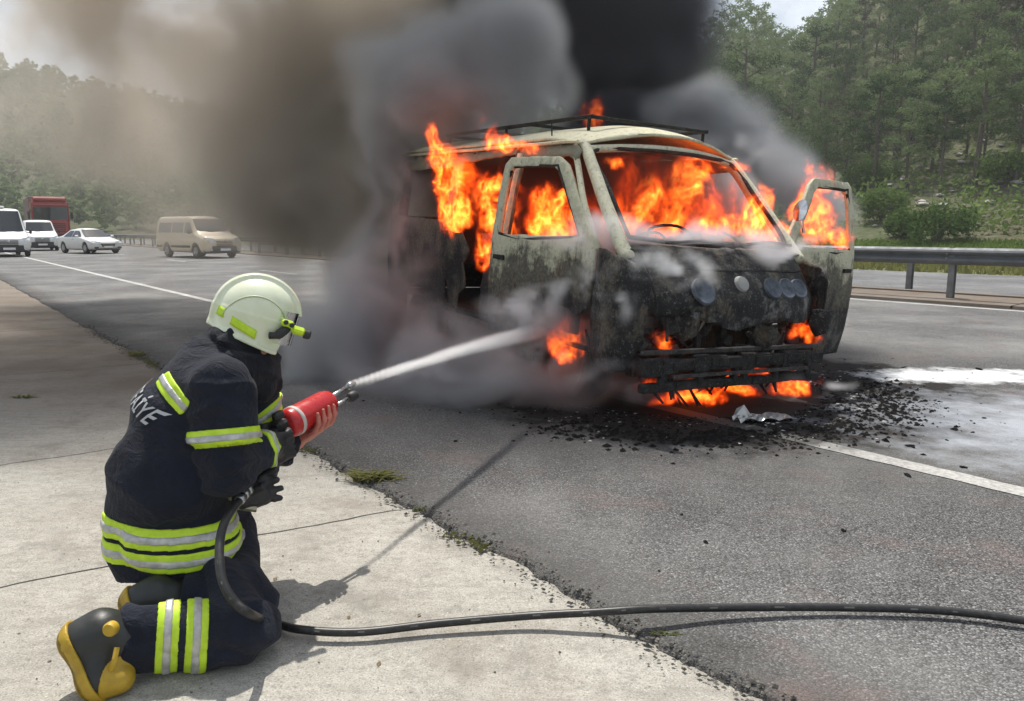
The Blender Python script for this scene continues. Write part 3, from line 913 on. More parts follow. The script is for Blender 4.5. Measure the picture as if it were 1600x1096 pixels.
def front_panel(fn, nu=8, nv=4):
    b = MB(); b.grid(fn, nu, nv); return b
def make_van(label, pm, high=False, loc=None, rz=0, kind='van', rack=False, dark_low=True):
    """front at y=0, nose towards -Y"""
    H = 2.02 if not high else 2.45; L = 5.0 if not high else 5.8; W = .98
    st = [(-.02, .38, .66, .70, .80, .80, .68, .02), (.06, .30, .78, .90, .90, .90, .80, .02), (.25, .26, .90, 1.03, .95, .95, .84, .02), (.75, .24, 1.04, 1.16, W, .97, .84, .02),
          (1.0, .24, 1.12, 1.28, W, .97, .80, .03), (1.62, .24, 1.16, H - .12, W, .97, .76, .04), (2.0, .24, 1.18, H - .05, W, .97, .80, .05),
          (L - .25, .26, 1.18, H - .04, W, .97, .82, .05), (L, .35, 1.15, H - .15, W - .05, .92, .78, .03)]
    o = thing(kind.replace(' ', '_'), label, kind, loc, rz)
    loft(st, pm, o, arches=((.95, .40), (L - 1.15, .40)))
    for sg in (1, -1):
        d = patch(st, (1.18, 1.62), (1.95, 1.95), 1.2, H - .32, sg).build('door_window', M_dglass, o, True)
        patch(st, (2.08, 2.10), (3.2, 3.2), 1.22, H - .32, sg).build('side_window', M_dglass, o, True)
        patch(st, (3.32, 3.32), (L - .35, L - .4), 1.22, H - .32, sg).build('side_window', M_dglass, o, True)
        for y in (.95, L - 1.15): wheel(o, sg * (W - .11), y, .34)
        mb = MB(); mb.box((sg * (W + .14), 1.18, 1.28), (.12, .09, .26), bev=.03); mb.bar((sg * (W - .03), 1.22, 1.2), (sg * (W + .1), 1.19, 1.22), .04)
        mb.build('mirror', M_blk, o)
        h = MB(); h.grid(lambda u, v: (sg * (.52 + .38 * u), .02 + .20 * u ** 2.5 - .01 + .05 * v - .035, .74 + .20 * v + .05 * u), 8, 4); h.build('headlight', M_lens, o, True)
        f_ = MB(); f_.lathe([(0, -.02), (.055, -.02), (.06, 0)], 14, Matrix.Translation((sg * .68, -.055, .42)) @ Matrix.Rotation(R(90), 4, 'X')); f_.build('fog_lamp', M_lens, o)
        s = MB()
        ys = np.linspace(.5, L - .1, 30)
        for a, b in zip(ys[:-1], ys[1:]):
            if all(abs((a + b) / 2 - ay) > .42 for ay in (.95, L - 1.15)):
                s.bar((sg * (W + .004), a, .55), (sg * (W + .004), b, .55), .03, .10)
        s.build('side_moulding', M_blk, o)
    b = MB(); b.grid(lambda u, v: ((u * 2 - 1) * (.80 - .10 * v), 1.0 - .03 + (.60) * v - .10 * (1 - (u * 2 - 1) ** 2) * (1 - .3 * v), 1.20 + (H - .18 - 1.20) * v + .03), 12, 6)
    ws = b.build('windscreen', M_dglass, o, True)
    wp = MB()
    for x0 in (-.5, .25): wp.bar((x0, .90, 1.23), (x0 + .5, .88, 1.27), .02)
    wp.build('wiper', M_blk, ws)
    g_ = MB()
    for k in range(4): g_.box((0, -.045 + .02 * k * .6, .60 + k * .07), (.82, .03, .035), bev=.008)
    g_.build('grille', M_blk, o)
    c = MB(); c.box((0, -.065, .80), (.13, .02, .10), bev=.02); c.build('badge', M_chrome, o)
    bp = MB(); bp.grid(lambda u, v: ((u * 2 - 1) * .93, -.07 + .30 * abs(u * 2 - 1) ** 3.2, .24 + .34 * v), 16, 3); bp.build('bumper', M_blk if dark_low else pm, o, True, solid=.03)
    pl = MB(); pl.box((0, -.10, .42), (.52, .012, .11)); pl.build('number_plate', M_plate, o)
    if high:
        p = MB(); p.box((0, 1.9, H + .06), (.28, .28, .10), bev=.03); p.build('roof_hatch', pm, o)
    return o
def on_road(px, py): p = gnd(px, py); return Vector((p.x, p.y, .0))
face = math.atan2(RD.y, RD.x) - math.pi / 2       # noses point back towards us
p = on_road(352, 404)
make_van('cream white minivan with the sun glinting on its windscreen, half veiled by brown smoke', M_cream, loc=p, rz=face + .20)
p = on_road(27, 402)
make_van('tall white high-roofed minibus at the left edge, nearest of the queue', M_white, True, loc=p - RT * .3, rz=face + .02, kind='minibus')
p = on_road(68, 392.5)
make_van('white panel van with a dark grille between the minibus and the red truck', M_white, loc=p, rz=face - .02)

# white saloon
def make_saloon(label, loc, rz):
    o = thing('saloon_car', label, 'car', loc, rz)
    st = [(-.02, .36, .56, .60, .70, .72, .60, .01), (.10, .24, .66, .72, .84, .84, .66, .02), (.5, .20, .76, .80, .90, .88, .68, .03), (1.05, .19, .86, .90, .91, .89, .66, .03),
          (1.25, .19, .89, .96, .91, .89, .62, .03), (1.95, .19, .92, 1.38, .91, .89, .58, .04), (2.5, .19, .93, 1.42, .91, .89, .58, .04), (3.3, .20, .93, 1.36, .91, .88, .56, .04),
          (4.05, .24, .94, 1.04, .89, .86, .62, .03), (4.5, .28, .90, .98, .84, .82, .62, .03), (4.6, .38, .80, .86, .74, .74, .56, .01)]
    loft(st, M_white, o, arches=((.86, .36), (3.62, .36)))
    for sg in (1, -1):
        patch(st, (1.42, 1.95), (2.4, 2.4), .96, 1.31, sg).build('door_window', M_dglass, o, True)
        patch(st, (2.48, 2.48), (3.55, 3.1), .96, 1.31, sg).build('door_window', M_dglass, o, True)
        for y in (.86, 3.62): wheel(o, sg * .80, y, .33, .2, 10)
        m_ = MB(); m_.box((sg * 1.0, 1.55, 1.0), (.2, .10, .13), bev=.04); m_.build('mirror', M_white, o)
        h = MB(); h.grid(lambda u, v: (sg * (.42 + .40 * u), -.005 + .20 * u ** 2 + .03 * v - .02, .60 + .09 * v + .05 * u), 8, 3); h.build('headlight', M_lens, o, True)
        f_ = MB(); f_.box((sg * .64, .0, .36), (.22, .05, .09), bev=.02); f_.build('air_intake', M_blk, o)
        dh = MB(); dh.bar((sg * .905, 2.2, .82), (sg * .905, 2.38, .82), .02); dh.build('door_handle', M_chrome, o)
    b = MB(); b.grid(lambda u, v: ((u * 2 - 1) * (.68 - .13 * v), 1.20 + .72 * v - .10 * (1 - (u * 2 - 1) ** 2), .965 + .42 * v), 12, 6); b.build('windscreen', M_dglass, o, True)
    g_ = MB(); g_.grid(lambda u, v: ((u * 2 - 1) * (.34 + .06 * v), -.045 + .02 * v, .42 + .17 * v), 8, 3); gr = g_.build('grille', M_blk, o, True, solid=.02)
    k = MB()
    for i in range(4): k.box((0, -.06 + .005 * i, .45 + i * .04), (.66, .01, .012))
    k.build('grille_bar', M_chrome, gr)
    pl = MB(); pl.box((0, -.075, .40), (.50, .012, .10)); pl.build('number_plate', M_plate, o)
    lp = MB(); lp.box((0, -.02, .25), (1.3, .10, .08), bev=.02); lp.build('lower_lip', M_blk, o)
    hl = MB()
    for sg in (1, -1): hl.bar((sg * .52, .15, .775), (sg * .60, 1.1, .925), .015)
    hl.build('bonnet_crease', M_white, o)
    return o
p = on_road(170, 397)
make_saloon('white saloon car stopped between the red truck and the cream van', p, face + .26)

# red lorry
p = on_road(84, 387.5)
tr = thing('lorry', 'red lorry with a dark windscreen standing behind the white panel van', 'truck', p + RT * .0, face - .06)
b = MB(); b.box((0, 1.15, 2.25), (2.5, 2.3, 2.7), bev=.16); b.build('cab', M_redp, tr)
b = MB(); b.box((0, 7.6, 2.55), (2.5, 9.6, 2.9), bev=.04); b.build('cargo_box', simple('tarpaulin', (.16, .10, .085), .7), tr)
b = MB(); b.grid(lambda u, v: ((u * 2 - 1) * 1.14, -.015 - .05 * (1 - (u * 2 - 1) ** 2), 2.15 + .95 * v), 10, 4); b.build('windscreen', M_dglass, tr, True)
b = MB(); b.box((0, -.05, 3.25), (2.3, .35, .10), bev=.03); b.build('sun_visor', M_redp, tr)
b = MB(); b.box((0, .55, 3.72), (2.3, 1.3, .35), bev=.12); b.build('roof_deflector', M_redp, tr)
b = MB()
for k in range(5): b.box((0, -.02, 1.25 + k * .15), (1.9, .05, .07), bev=.01)
b.build('grille', M_blk, tr)
b = MB(); b.box((0, .0, .72), (2.5, .3, .45), bev=.08); b.build('bumper', M_blk, tr)
for sg in (1, -1):
    b = MB(); b.box((sg * .95, -.165, .78), (.38, .03, .18), bev=.03); b.build('headlight', M_lens, tr)
    b = MB(); b.box((sg * 1.42, .15, 2.5), (.16, .12, .60), bev=.04); b.bar((sg * 1.2, .2, 2.85), (sg * 1.42, .15, 2.8), .04); b.build('mirror', M_blk, tr)
    for y in (1.1, 5.0, 9.5, 10.8): wheel(tr, sg * 1.08, y, .5, .3)
    b = MB(); b.box((sg * 1.254, 1.2, 2.6), (.012, 1.0, .8), bev=.004); b.build('door_window', M_dglass, tr)
b = MB()
b.bar((-.45, .4, .9), (-.45, 12.2, .95), .12, .25); b.bar((.45, .4, .9), (.45, 12.2, .95), .12, .25); b.build('chassis', M_blk, tr)
b = MB(); b.box((0, -.16, .60), (.52, .012, .12)); b.build('number_plate', M_plate, tr)
# ================================================================== THE BURNING VAN
# local axes: x across (towards the far, open-door side), y back along the van, z up; origin on the road under the front bumper
_y, _p, _r = R(29.8), R(2.9), R(-2.0)
VM = Matrix.Translation((1.575, 5.195, 0.0)) @ Matrix.Rotation(_y, 4, 'Z') @ Matrix.Rotation(_p, 4, 'X') @ Matrix.Rotation(-_r, 4, 'Y')
van = thing('burning_van', 'burning van with charred front, pale scorched roof, roof rack and far door wide open', 'van', mat=VM)

def burnt(name, paint_c, z_black=.95, z_clean=1.45, spread=.55, ash=.25):
    m = Mat(name); g = m.co(); x, y, z = m.sep(g)
    n1 = m.noise(2.1, 7, .68, g); n2 = m.noise(9, 6, .7, g); n3 = m.noise(45, 4, .7, g)
    mp = m.n('Mapping', Vector=g); mp.inputs['Scale'].default_value = (7, 7, .9); st = m.noise(3, 5, .7, mp.outputs[0])
    h = m.math('ADD', m.rng(z, z_black, z_clean, 0, 1), m.math('MULTIPLY', m.math('SUBTRACT', n1, .5), 3.4 * spread))
    h = m.math('ADD', h, m.math('MULTIPLY', m.math('SUBTRACT', n2, .5), .55))
    h = m.math('ADD', h, m.math('MULTIPLY', m.math('SUBTRACT', st, .5), .5))
    pale = m.mix(m.rng(n2, .35, .68), tuple(q * .75 for q in paint_c), paint_c)
    pale = m.mix(m.rng(n3, .56, .68, 0, .55), pale, (.11, .085, .055))
    pale = m.mix(m.rng(st, .55, .72, 0, .55), pale, (.17, .12, .07))
    mid = m.mix(m.rng(n3, .35, .65), (.055, .050, .042), (.14, .13, .10))
    mid = m.mix(m.rng(st, .55, .7, 0, .7), mid, (.13, .07, .035))
    black = m.mix(m.rng(n2, .45, .72), (.008, .008, .009), (.040, .038, .038))
    black = m.mix(m.rng(n3, .58, .70, 0, .7), black, (.19, .19, .195))
    black = m.mix(m.rng(m.noise(3.4, 7, .75, g), .54, .66, 0, ash), black, (.20, .195, .19))
    c = m.mix(m.rng(h, .02, .22), black, mid); c = m.mix(m.rng(h, .42, .62), c, pale)
    hh = m.math('ADD', m.math('MULTIPLY', n2, .7), m.math('MULTIPLY', n3, .4))
    m.bsdf(c, m.rng(n2, .35, .65, .55, .9), 0, m.bump(hh, .8, .015), .35)
    return m.m
M_roof = burnt('scorched_cream_paint', (.74, .70, .50), .2, 1.2, .55)
M_side = burnt('burnt_side_paint', (.58, .57, .42), .62, 1.36, .42, .45)
M_nose = burnt('charred_nose_metal', (.34, .35, .31), .95, 2.1, .50, .9)
M_rear = burnt('sooty_rear_paint', (.30, .29, .22), .9, 2.0, .35)
M_pill = burnt('pillar_paint', (.70, .67, .50), .6, 1.25, .35)
def char_mat(name, a, b, ash=.6):
    m = Mat(name); g = m.co(); n = m.noise(12, 6, .7, g); n2 = m.noise(60, 4, .7, g)
    c = m.mix(m.rng(n, .35, .65), a, b); c = m.mix(m.rng(n2, .58, .70, 0, ash), c, (.20, .195, .19))
    m.bsdf(c, .85, 0, m.bump(n, 1, .02), .3); return m.m
M_char = char_mat('char', (.008, .008, .008), (.035, .033, .032))
M_charmetal = char_mat('charred_steel', (.022, .021, .022), (.075, .070, .066), .8)
M_rust = char_mat('fire_rusted_steel', (.05, .035, .028), (.13, .09, .065), .6)

def warp(v, amp=.018, k=1.9):
    """buckled sheet metal"""
    x, y, z = v
    a = np.array([x, x + 9, x + 20], float)
    q = fbm(a * k + 20, np.array([y] * 3) * k + 20, np.array([z] * 3) * k + 20, 3, 3) - .5
    return Vector((x + q[0] * 2 * amp, y + q[1] * 2 * amp, z + q[2] * 1.4 * amp))
def sheet(name, outline, holes, fn, mt, parent, step=.07, thick=.012, amp=.016, label=None, jag=0.0):
    """a panel cut to an outline with openings; fn maps the flat (p,q) to 3D"""
    pts = []; edges = []
    def loop(L):
        n0 = len(pts); out = []
        for (a, b), (c, d) in zip(L, L[1:] + L[:1]):
            k = max(1, int(math.hypot(c - a, d - b) / step))
            for i in range(k): 
                f = i / k; out.append((a + (c - a) * f + (rnd.random() - .5) * jag * (i > 0), b + (d - b) * f + (rnd.random() - .5) * jag * (i > 0)))
        pts.extend(Vector(q) for q in out); n = len(out)
        edges.extend((n0 + i, n0 + (i + 1) % n) for i in range(n)); return out
    O = loop(outline); Hs = [loop(h) for h in holes]
    def inside(p, L):
        x, y = p; c = False; j = len(L) - 1
        for i in range(len(L)):
            if (L[i][1] > y) != (L[j][1] > y) and x < (L[j][0] - L[i][0]) * (y - L[i][1]) / (L[j][1] - L[i][1]) + L[i][0]: c = not c
            j = i
        return c
    xs = [q[0] for q in O]; ys = [q[1] for q in O]
    x = min(xs) + step / 2
    while x < max(xs):
        y = min(ys) + step / 2
        while y < max(ys):
            p = (x + (rnd.random() - .5) * step * .3, y + (rnd.random() - .5) * step * .3)
            if inside(p, O) and not any(inside(p, h) for h in Hs): pts.append(Vector(p))
            y += step
        x += step
    V2, E2, F2, *_ = delaunay_2d_cdt(pts, edges, [], 0, 1e-5)
    F2 = [f for f in F2 if (lambda c: inside(c, O) and not any(inside(c, h) for h in Hs))((sum(V2[i].x for i in f) / len(f), sum(V2[i].y for i in f) / len(f)))]
    vs = [warp(fn(v.x, v.y), amp) for v in V2]
    o = mesh_obj(name, vs, F2, mt, parent, True, label)
    if thick:
        md = o.modifiers.new('solid', 'SOLIDIFY'); md.thickness = thick; md.offset = 0
    return o
HW = .93
def sx(y, z):
    """half width of the shell at height z"""
    w = float(np.interp(z, [.2, .45, .8, 1.15, 1.5, 1.78, 1.86], [.87, .915, .935, .915, .862, .80, .76]))
    w -= .10 * max(0, (.35 - y) / .35) ** 2                    # nose rounds in
    w -= .05 * max(0, (y - 4.1) / .45) ** 2
    return w
L = 4.55
RF = lambda x, y: 1.895 + .165 * (1 - (x / .8) ** 2) - .10 * max(0, (1.55 - y) / .65) ** 2 - .04 * max(0, (y - 4.1) / .45) ** 2
side = lambda s: (lambda y, z: (s * sx(y, z), y, z))

# near side, door opening left free from .55 to 1.78; torn side door opening behind it
rail = [(.98, 1.80), (1.1, 1.865), (L - .1, 1.86), (L, 1.7), (L, .25), (4.25, .15), (4.02, .15)] + [(3.65 + .36 * math.cos(a), .14 + .42 * math.sin(a)) for a in [R(20 + 20 * i) for i in range(8)]] + [(3.26, .15), (2.92, .15), (2.90, .9), (2.84, 1.2), (2.86, 1.76), (1.95, 1.80), (1.86, 1.76), (1.84, .22), (1.76, .22), (1.76, 1.72), (1.12, 1.76), (1.0, 1.72)]
sheet('side_panel', rail, [[(3.02, 1.22), (4.25, 1.22), (4.22, 1.70), (3.04, 1.72)]], side(-1), M_rear, van, .08, .02, .022, jag=.01)
# front corner of the near side, wheel arch
fr = [(.02, .95), (.10, 1.05), (.44, 1.13), (.50, 1.13), (.52, .62), (.50, .26)] + [(.86 + .37 * math.cos(a), .30 + .40 * math.sin(a)) for a in [R(140 + 8 * i) for i in range(5)]] + [(.40, .30), (.18, .34), (.05, .55)]
sheet('front_wing', fr, [], side(-1), M_nose, van, .06, .014, .02, jag=.012)
# near front door, a little ajar, hinged on its front edge
def door(sgn, ang, label, mt):
    hinge = Vector((sgn * sx(.55, .8), .55, 0))
    e = bpy.data.objects.new('front_door', None); link(e, van); e['label'] = label
    e.location = hinge; e.rotation_euler = (0, 0, -sgn * ang)
    fn = lambda y, z: (sgn * (sx(y + .55, z)) - hinge.x, y, z)
    out = [(0, 1.10), (.02, 1.17), (.46, 1.70), (.56, 1.755), (1.14, 1.755), (1.20, 1.70), (1.20, .75)] + [(1.20, .22), (.66, .22)] + [(.31 + .37 * math.cos(a), .30 + .40 * math.sin(a)) for a in [R(25 + 16 * i) for i in range(7)] if .31 + .37 * math.cos(a) > .02] + [(0, .72)]
    hole = [(.16, 1.19), (.52, 1.64), (.60, 1.685), (1.08, 1.685), (1.12, 1.65), (1.12, 1.16)]
    dm = sheet('door_panel', out, [hole], fn, mt, e, .05, .035, .012, jag=.006)
    fr_ = MB(); q = [Vector(fn(y, z)) for y, z in hole]; q.append(q[0])
    fr_.tube(smooth_curve([v + Vector((sgn * .004, 0, 0)) for v in q], 3), .014, 6); fr_.build('window_seal', M_char, e)
    h = MB(); a = Vector(fn(1.0, .98)); h.bar(a + Vector((sgn * .03, 0, 0)), a + Vector((sgn * .03, .13, 0)), .025, .035); h.build('door_handle', M_char, e)
    inn = MB(); inn.box(Vector(fn(.6, .8)) - Vector((sgn * .05, 0, 0)), (.04, .9, .6), bev=.01); inn.build('inner_frame', M_charmetal, e)
    return e
door(-1, R(7), 'scorched front door with patches of pale paint, slightly ajar', M_side)
e = door(1, R(80), 'far front door swung wide open with flames behind its empty window frame', M_side)
b = MB(); b.tube([(.10, .10, 1.30), (.10, .05, 1.40), (.10, .04, 1.46)], .012, 6); b.lathe([(0, -.02), (.055, -.015), (.06, .01), (0, .02)], 14, Matrix.Translation((.09, .03, 1.47)) @ Matrix.Rotation(R(75), 4, 'X') @ Matrix.Scale(1.5, 4, (0, 1, 0)))
b.build('wing_mirror', M_chrome, e)
# remains of the sliding door hanging in the near side opening
sheet('torn_door_skin', [(2.48, 1.13), (2.86, 1.15), (2.9, .22), (2.74, .18), (2.62, .55), (2.50, .62), (2.54, .85), (2.42, .98)], [], lambda y, z: (-sx(y, z) - .03 - .06 * math.sin(z * 5 + y * 3), y, z), M_rear, van, .06, .01, .04, jag=.03)
sheet('torn_door_skin', [(1.90, 1.12), (2.30, 1.13), (2.22, .80), (2.32, .40), (1.92, .36)], [], lambda y, z: (-sx(y, z) + .05, y, z), M_rear, van, .06, .01, .04, jag=.03)
# far side shell
far = [(1.0, 1.80), (1.1, 1.865), (L - .1, 1.86), (L, 1.7), (L, .38), (1.78, .33), (1.78, 1.72), (1.12, 1.76)]
sheet('side_panel', far, [[(1.95, 1.2), (2.95, 1.2), (2.95, 1.72), (1.95, 1.72)], [(3.05, 1.2), (4.25, 1.2), (4.25, 1.7), (3.05, 1.7)]], side(1), M_rear, van, .10, .02, .02)
sheet('front_wing', [(.02, .95), (.10, 1.05), (.44, 1.13), (.50, 1.13), (.52, .62), (.40, .50), (.30, .36), (.10, .40), (.05, .55)], [], side(1), M_nose, van, .06, .014, .02, jag=.012)
# rear wall with its window
sheet('rear_door', [(-.9, .4), (.9, .4), (.84, 1.3), (.74, 1.84), (-.74, 1.84), (-.84, 1.3)], [[(-.68, 1.22), (.68, 1.22), (.62, 1.7), (-.62, 1.7)]], lambda x, z: (x, L + .0 - .03 * (x / .9) ** 2, z), M_rear, van, .10, .02, .01)
# roof
sheet('roof', [(-.76, 1.02), (-.5, .94), (0, .90), (.5, .94), (.76, 1.02), (.79, 1.2), (.79, L - .1), (-.79, L - .1), (-.79, 1.2)], [], lambda x, y: (x, y, RF(x, y)), M_roof, van, .07, .02, .016)
for s in (-1, 1):       # rain gutters
    g_ = MB(); g_.tube([warp((s * .80, y, 1.868 - .04 * max(0, (1.15 - y) / .3) ** 2), .01) for y in np.linspace(1.02, L - .1, 22)], .014, 6); g_.build('rain_gutter', M_roof, van)
# windscreen pillars, header, cowl
for s in (-1, 1):
    a = smooth_curve([(s * .835, .30, 1.08), (s * .83, .42, 1.20), (s * .775, .78, 1.58), (s * .735, .99, 1.80), (s * .72, 1.08, 1.865)], 5)
    b = MB(); b.tube([warp(q, .008) for q in a], [.052 - .014 * i / len(a) for i in range(len(a))], 7); b.build('windscreen_pillar', M_pill, van, True)
    b = MB(); b.tube(smooth_curve([(s * .90, .54, 1.12), (s * .875, .78, 1.42), (s * .80, 1.02, 1.74), (s * .775, 1.12, 1.80)], 4), .026, 6); b.build('door_frame_pillar', M_pill, van, True)
    b = MB(); b.tube(smooth_curve([(s * .90, 1.80, .4), (s * .915, 1.80, 1.1), (s * .80, 1.82, 1.80)], 5), .035, 6); b.build('centre_pillar', M_pill, van, True)
hd = smooth_curve([(-.74, 1.0, 1.81), (-.4, .93, 1.845), (0, .90, 1.86), (.4, .93, 1.845), (.74, 1.0, 1.81)], 6)
b = MB(); b.tube([warp(q, .008) for q in hd], .030, 7); b.build('windscreen_header', M_pill, van, True)
ws = [(-.76, .40, 1.215), (-.735, .70, 1.54), (-.695, .96, 1.80), (-.35, .885, 1.835), (0, .865, 1.842), (.35, .885, 1.835), (.695, .96, 1.80), (.735, .70, 1.54), (.76, .40, 1.215), (.4, .30, 1.19), (0, .265, 1.18), (-.4, .30, 1.19), (-.76, .40, 1.215)]
b = MB(); b.tube(smooth_curve(ws, 5), .016, 6); b.build('windscreen_seal', M_char, van, True)
# cowl and nose skin
def nose(x, z):
    bow = .10 * (1 - (x / .85) ** 2)
    y = .33 - bow - .27 * max(0, min(1, (1.17 - z) / .35)) ** .8 + .10 * (abs(x) / .85) ** 4
    return (x, y, z)
sheet('cowl', [(-.84, 0), (.84, 0), (.84, 1), (-.84, 1)], [], lambda x, f: (x, .46 - .16 * (1 - f) - .10 * (1 - (x / .85) ** 2) , 1.13 + .05 * f), M_nose, van, .08, .015, .02)
sheet('nose_panel', [(-.86, 1.16), (.86, 1.16), (.89, .92), (.85, .72), (.60, .66), (.30, .70), (.05, .66), (-.12, .62), (-.38, .68), (-.48, .74), (-.72, .70), (-.89, .86)], [], nose, M_nose, van, .045, .014, .026, jag=.02)
b = MB(); b.tube([warp(Vector(nose(x, 1.02)) + Vector((0, -.012, 0)), .01) for x in np.linspace(-.80, .80, 24)], .011, 5); b.build('bonnet_seam', M_char, van)
b = MB(); b.tube([warp(Vector(nose(-.74 - .0 * z, z)) + Vector((0, -.01, 0)), .01) for z in np.linspace(.74, 1.14, 8)], .012, 5); b.build('bonnet_seam', M_char, van)
# wipers
b = MB(); b.tube([(.02, .20, 1.19), (.35, .18, 1.225), (.72, .30, 1.20)], .012, 5); b.tube([(-.55, .27, 1.19), (-.3, .2, 1.215), (.0, .19, 1.20)], .010, 5); b.build('wiper', M_charmetal, van)
# lamp reflectors, paint-less bowls
m = Mat('heat_blued_reflector'); n = m.noise(14, 4, .6)
m.bsdf(m.mix(m.rng(n, .35, .65), (.035, .042, .055), (.11, .13, .165)), .7, .1, m.bump(n, .4, .01), .6); M_refl = m.m
for x, z, r_ in ((-.42, .88, .085), (.22, .90, .070), (.38, .895, .070), (.54, .89, .068)):
    c = Vector(nose(x, z)); 
    b = MB(); b.lathe([(0, .012), (r_ * .6, .012), (r_ * .93, .015), (r_, .018), (r_ * 1.08, .019), (r_ * 1.14, .0)], 22, Matrix.Translation(c + Vector((0, -.018, .010))) @ Matrix.Rotation(R(60), 4, 'X'))
    h = b.build('headlamp_bowl', M_refl, van, True)
b = MB(); b.lathe([(0, .03), (.05, .026), (.065, 0)], 18, Matrix.Translation(Vector(nose(-.06, .93)) + Vector((0, -.006, .004))) @ Matrix.Rotation(R(62), 4, 'X')); b.build('badge_disc', simple('ashen_badge', (.28, .28, .27), .8, bump=.8, bscale=30), van)
for sx_, (xa, za) in enumerate(((-.62, .74), (.12, .66), (.70, .74))):   # torn skin hanging from the nose
    sheet('torn_nose_skin', [(0, 0), (.16, .01), (.19, -.12), (.10, -.20), (.05, -.11)], [], lambda x, z, xa=xa, za=za: (xa + x, .02 + .10 * abs(z) + .05 * math.sin(x * 30), za + z), M_nose, van, .03, .008, .02, jag=.012)
# engine bay behind: radiator frame, cross members, bumper beam
b = MB()
b.bar((-.80, .22, .66), (.80, .22, .66), .05, .07); b.bar((-.80, .22, .34), (.80, .22, .34), .06, .09)
for x in (-.80, -.55, -.22, .02, .30, .62, .80): b.bar((x, .22, .30), (x + rnd.uniform(-.02, .02), .22, .70), .045, .05)
b.build('radiator_frame', M_charmetal, van)
b = MB()
for i in range(26): b.box((-.20 + i * .022, .27, .49), (.006, .04, .26))
b.box((.08, .27, .635), (.62, .06, .04), bev=.01); b.box((.08, .27, .35), (.62, .06, .04), bev=.01); b.build('radiator', M_rust, van)
b = MB()
for k in range(12):
    xa = -.86 + k * 1.72 / 12; xb = xa + 1.72 / 12 + .002
    b.bar((xa, .02, .40), (xb, .02, .40), .05, .12 - .02 * (k % 3)); b.bar((xa, .04, .26 - .001 * k), (xb, .04, .259 - .001 * k), .06, .06)
for x in (-.70, -.36, -.04, .06, .38, .72): b.bar((x, .02, .26), (x, .02, .40), .05, .04)
for x in (-.55, -.2, .22, .55): b.box((x, -.008, .405), (.16, .012, .06), bev=.004)
b.v = [tuple(warp(v, .022, 3.5)) for v in b.v]; b.build('bumper_beam', M_char, van)
b = MB(); b.bar((-.86, .05, .49), (.84, .05, .47), .035, .03); b.bar((-.62, .0, .33), (.70, .0, .32), .02, .025); b.build('bumper_stay', M_charmetal, van)
jk = MB()
for i in range(70):
    x = rnd.uniform(-.8, .8); y = rnd.uniform(.10, .55); z = rnd.uniform(.32, .72)
    jk.box((x, y, z), (rnd.uniform(.03, .16), rnd.uniform(.03, .14), rnd.uniform(.02, .12)), Euler((rnd.uniform(-1, 1), rnd.uniform(-1, 1), rnd.uniform(-1, 1))).to_matrix(), bev=.008)
for i in range(16):
    x = rnd.uniform(-.75, .75); p0 = Vector((x, rnd.uniform(.05, .3), rnd.uniform(.35, .75)))
    jk.tube(smooth_curve([p0, p0 + Vector((rnd.uniform(-.2, .2), rnd.uniform(-.05, .1), rnd.uniform(-.2, .1))), p0 + Vector((rnd.uniform(-.35, .35), rnd.uniform(-.05, .1), rnd.uniform(-.3, .05)))], 4), rnd.uniform(.006, .016), 5)
tag(jk.build('engine_bay_wreckage', M_charmetal, van), kind='stuff')
b = MB(); b.box((0, .75, .50), (1.5, .04, .75), bev=.01); b.build('bulkhead', M_char, van)
b = MB()
for x in (-.6, .6): b.bar((x, .1, .30), (x, 4.0, .36), .08, .10)
for y in (.9, 2.0, 3.3, 3.9): b.bar((-.75, y, .32), (.75, y, .32), .07, .06)
b.build('chassis', M_char, van)
b = MB(); b.box((0, 2.4, .42), (1.83, 3.6, .03)); b.build('floor_pan', M_char, van)
b = MB(); b.grid(lambda u, v: (-.80 + 1.6 * u, 1.25 + 3.2 * v, .10 + .06 * math.sin(u * 9) * math.sin(v * 14)), 14, 20); b.grid(lambda u, v: (-.84, 1.25 + 1.9 * u, .08 + .34 * v), 10, 3); b.grid(lambda u, v: (.84, 1.25 + 3.2 * u, .08 + .34 * v), 10, 3); b.build('underbody_sheet', M_char, van)
b = MB(); b.box((-.90, 2.35, .33), (.05, 1.1, .09), bev=.01); b.box((.90, 2.2, .33), (.05, 2.6, .09), bev=.01); b.build('sill', M_charmetal, van)
for i in range(9):     # slumped underbody pieces under the front
    pass
b = MB()
for i in range(22):
    x = rnd.uniform(-.75, .8); b.tube([(x, rnd.uniform(.0, .5), .30), (x + rnd.uniform(-.08, .08), rnd.uniform(0, .5), rnd.uniform(.03, .2))], [rnd.uniform(.01, .03), .008], 5)
tag(b.build('hanging_scrap', M_char, van), kind='stuff')
# wheels: bare rims in slumped burnt tyres
for x, y, r_ in ((-.76, .86, .30), (.76, .86, .30), (-.76, 3.65, .33), (.76, 3.65, .33)):
    t = MB(); Mx = Matrix.Translation((x, y, r_ + (-.03 if y < 1 else -.17))) @ Matrix.Rotation(R(90), 4, 'Y')
    t.lathe([(r_ * .6, -.09), (r_ * .92, -.11), (r_, -.06), (r_, .06), (r_ * .92, .11), (r_ * .6, .09), (r_ * .5, .0)], 26, Mx)
    for i, v in enumerate(t.v): t.v[i] = tuple(warp(v, .02, 5))
    w_ = t.build('wheel', M_char, van, True)
    q = MB(); q.lathe([(0, .05 * (1 if x > 0 else -1)), (r_ * .3, .06 * (1 if x > 0 else -1)), (r_ * .34, .02), (r_ * .55, .03), (r_ * .6, .09 * (1 if x > 0 else -1))], 24, Mx); q.build('rim', M_rust, w_, True)
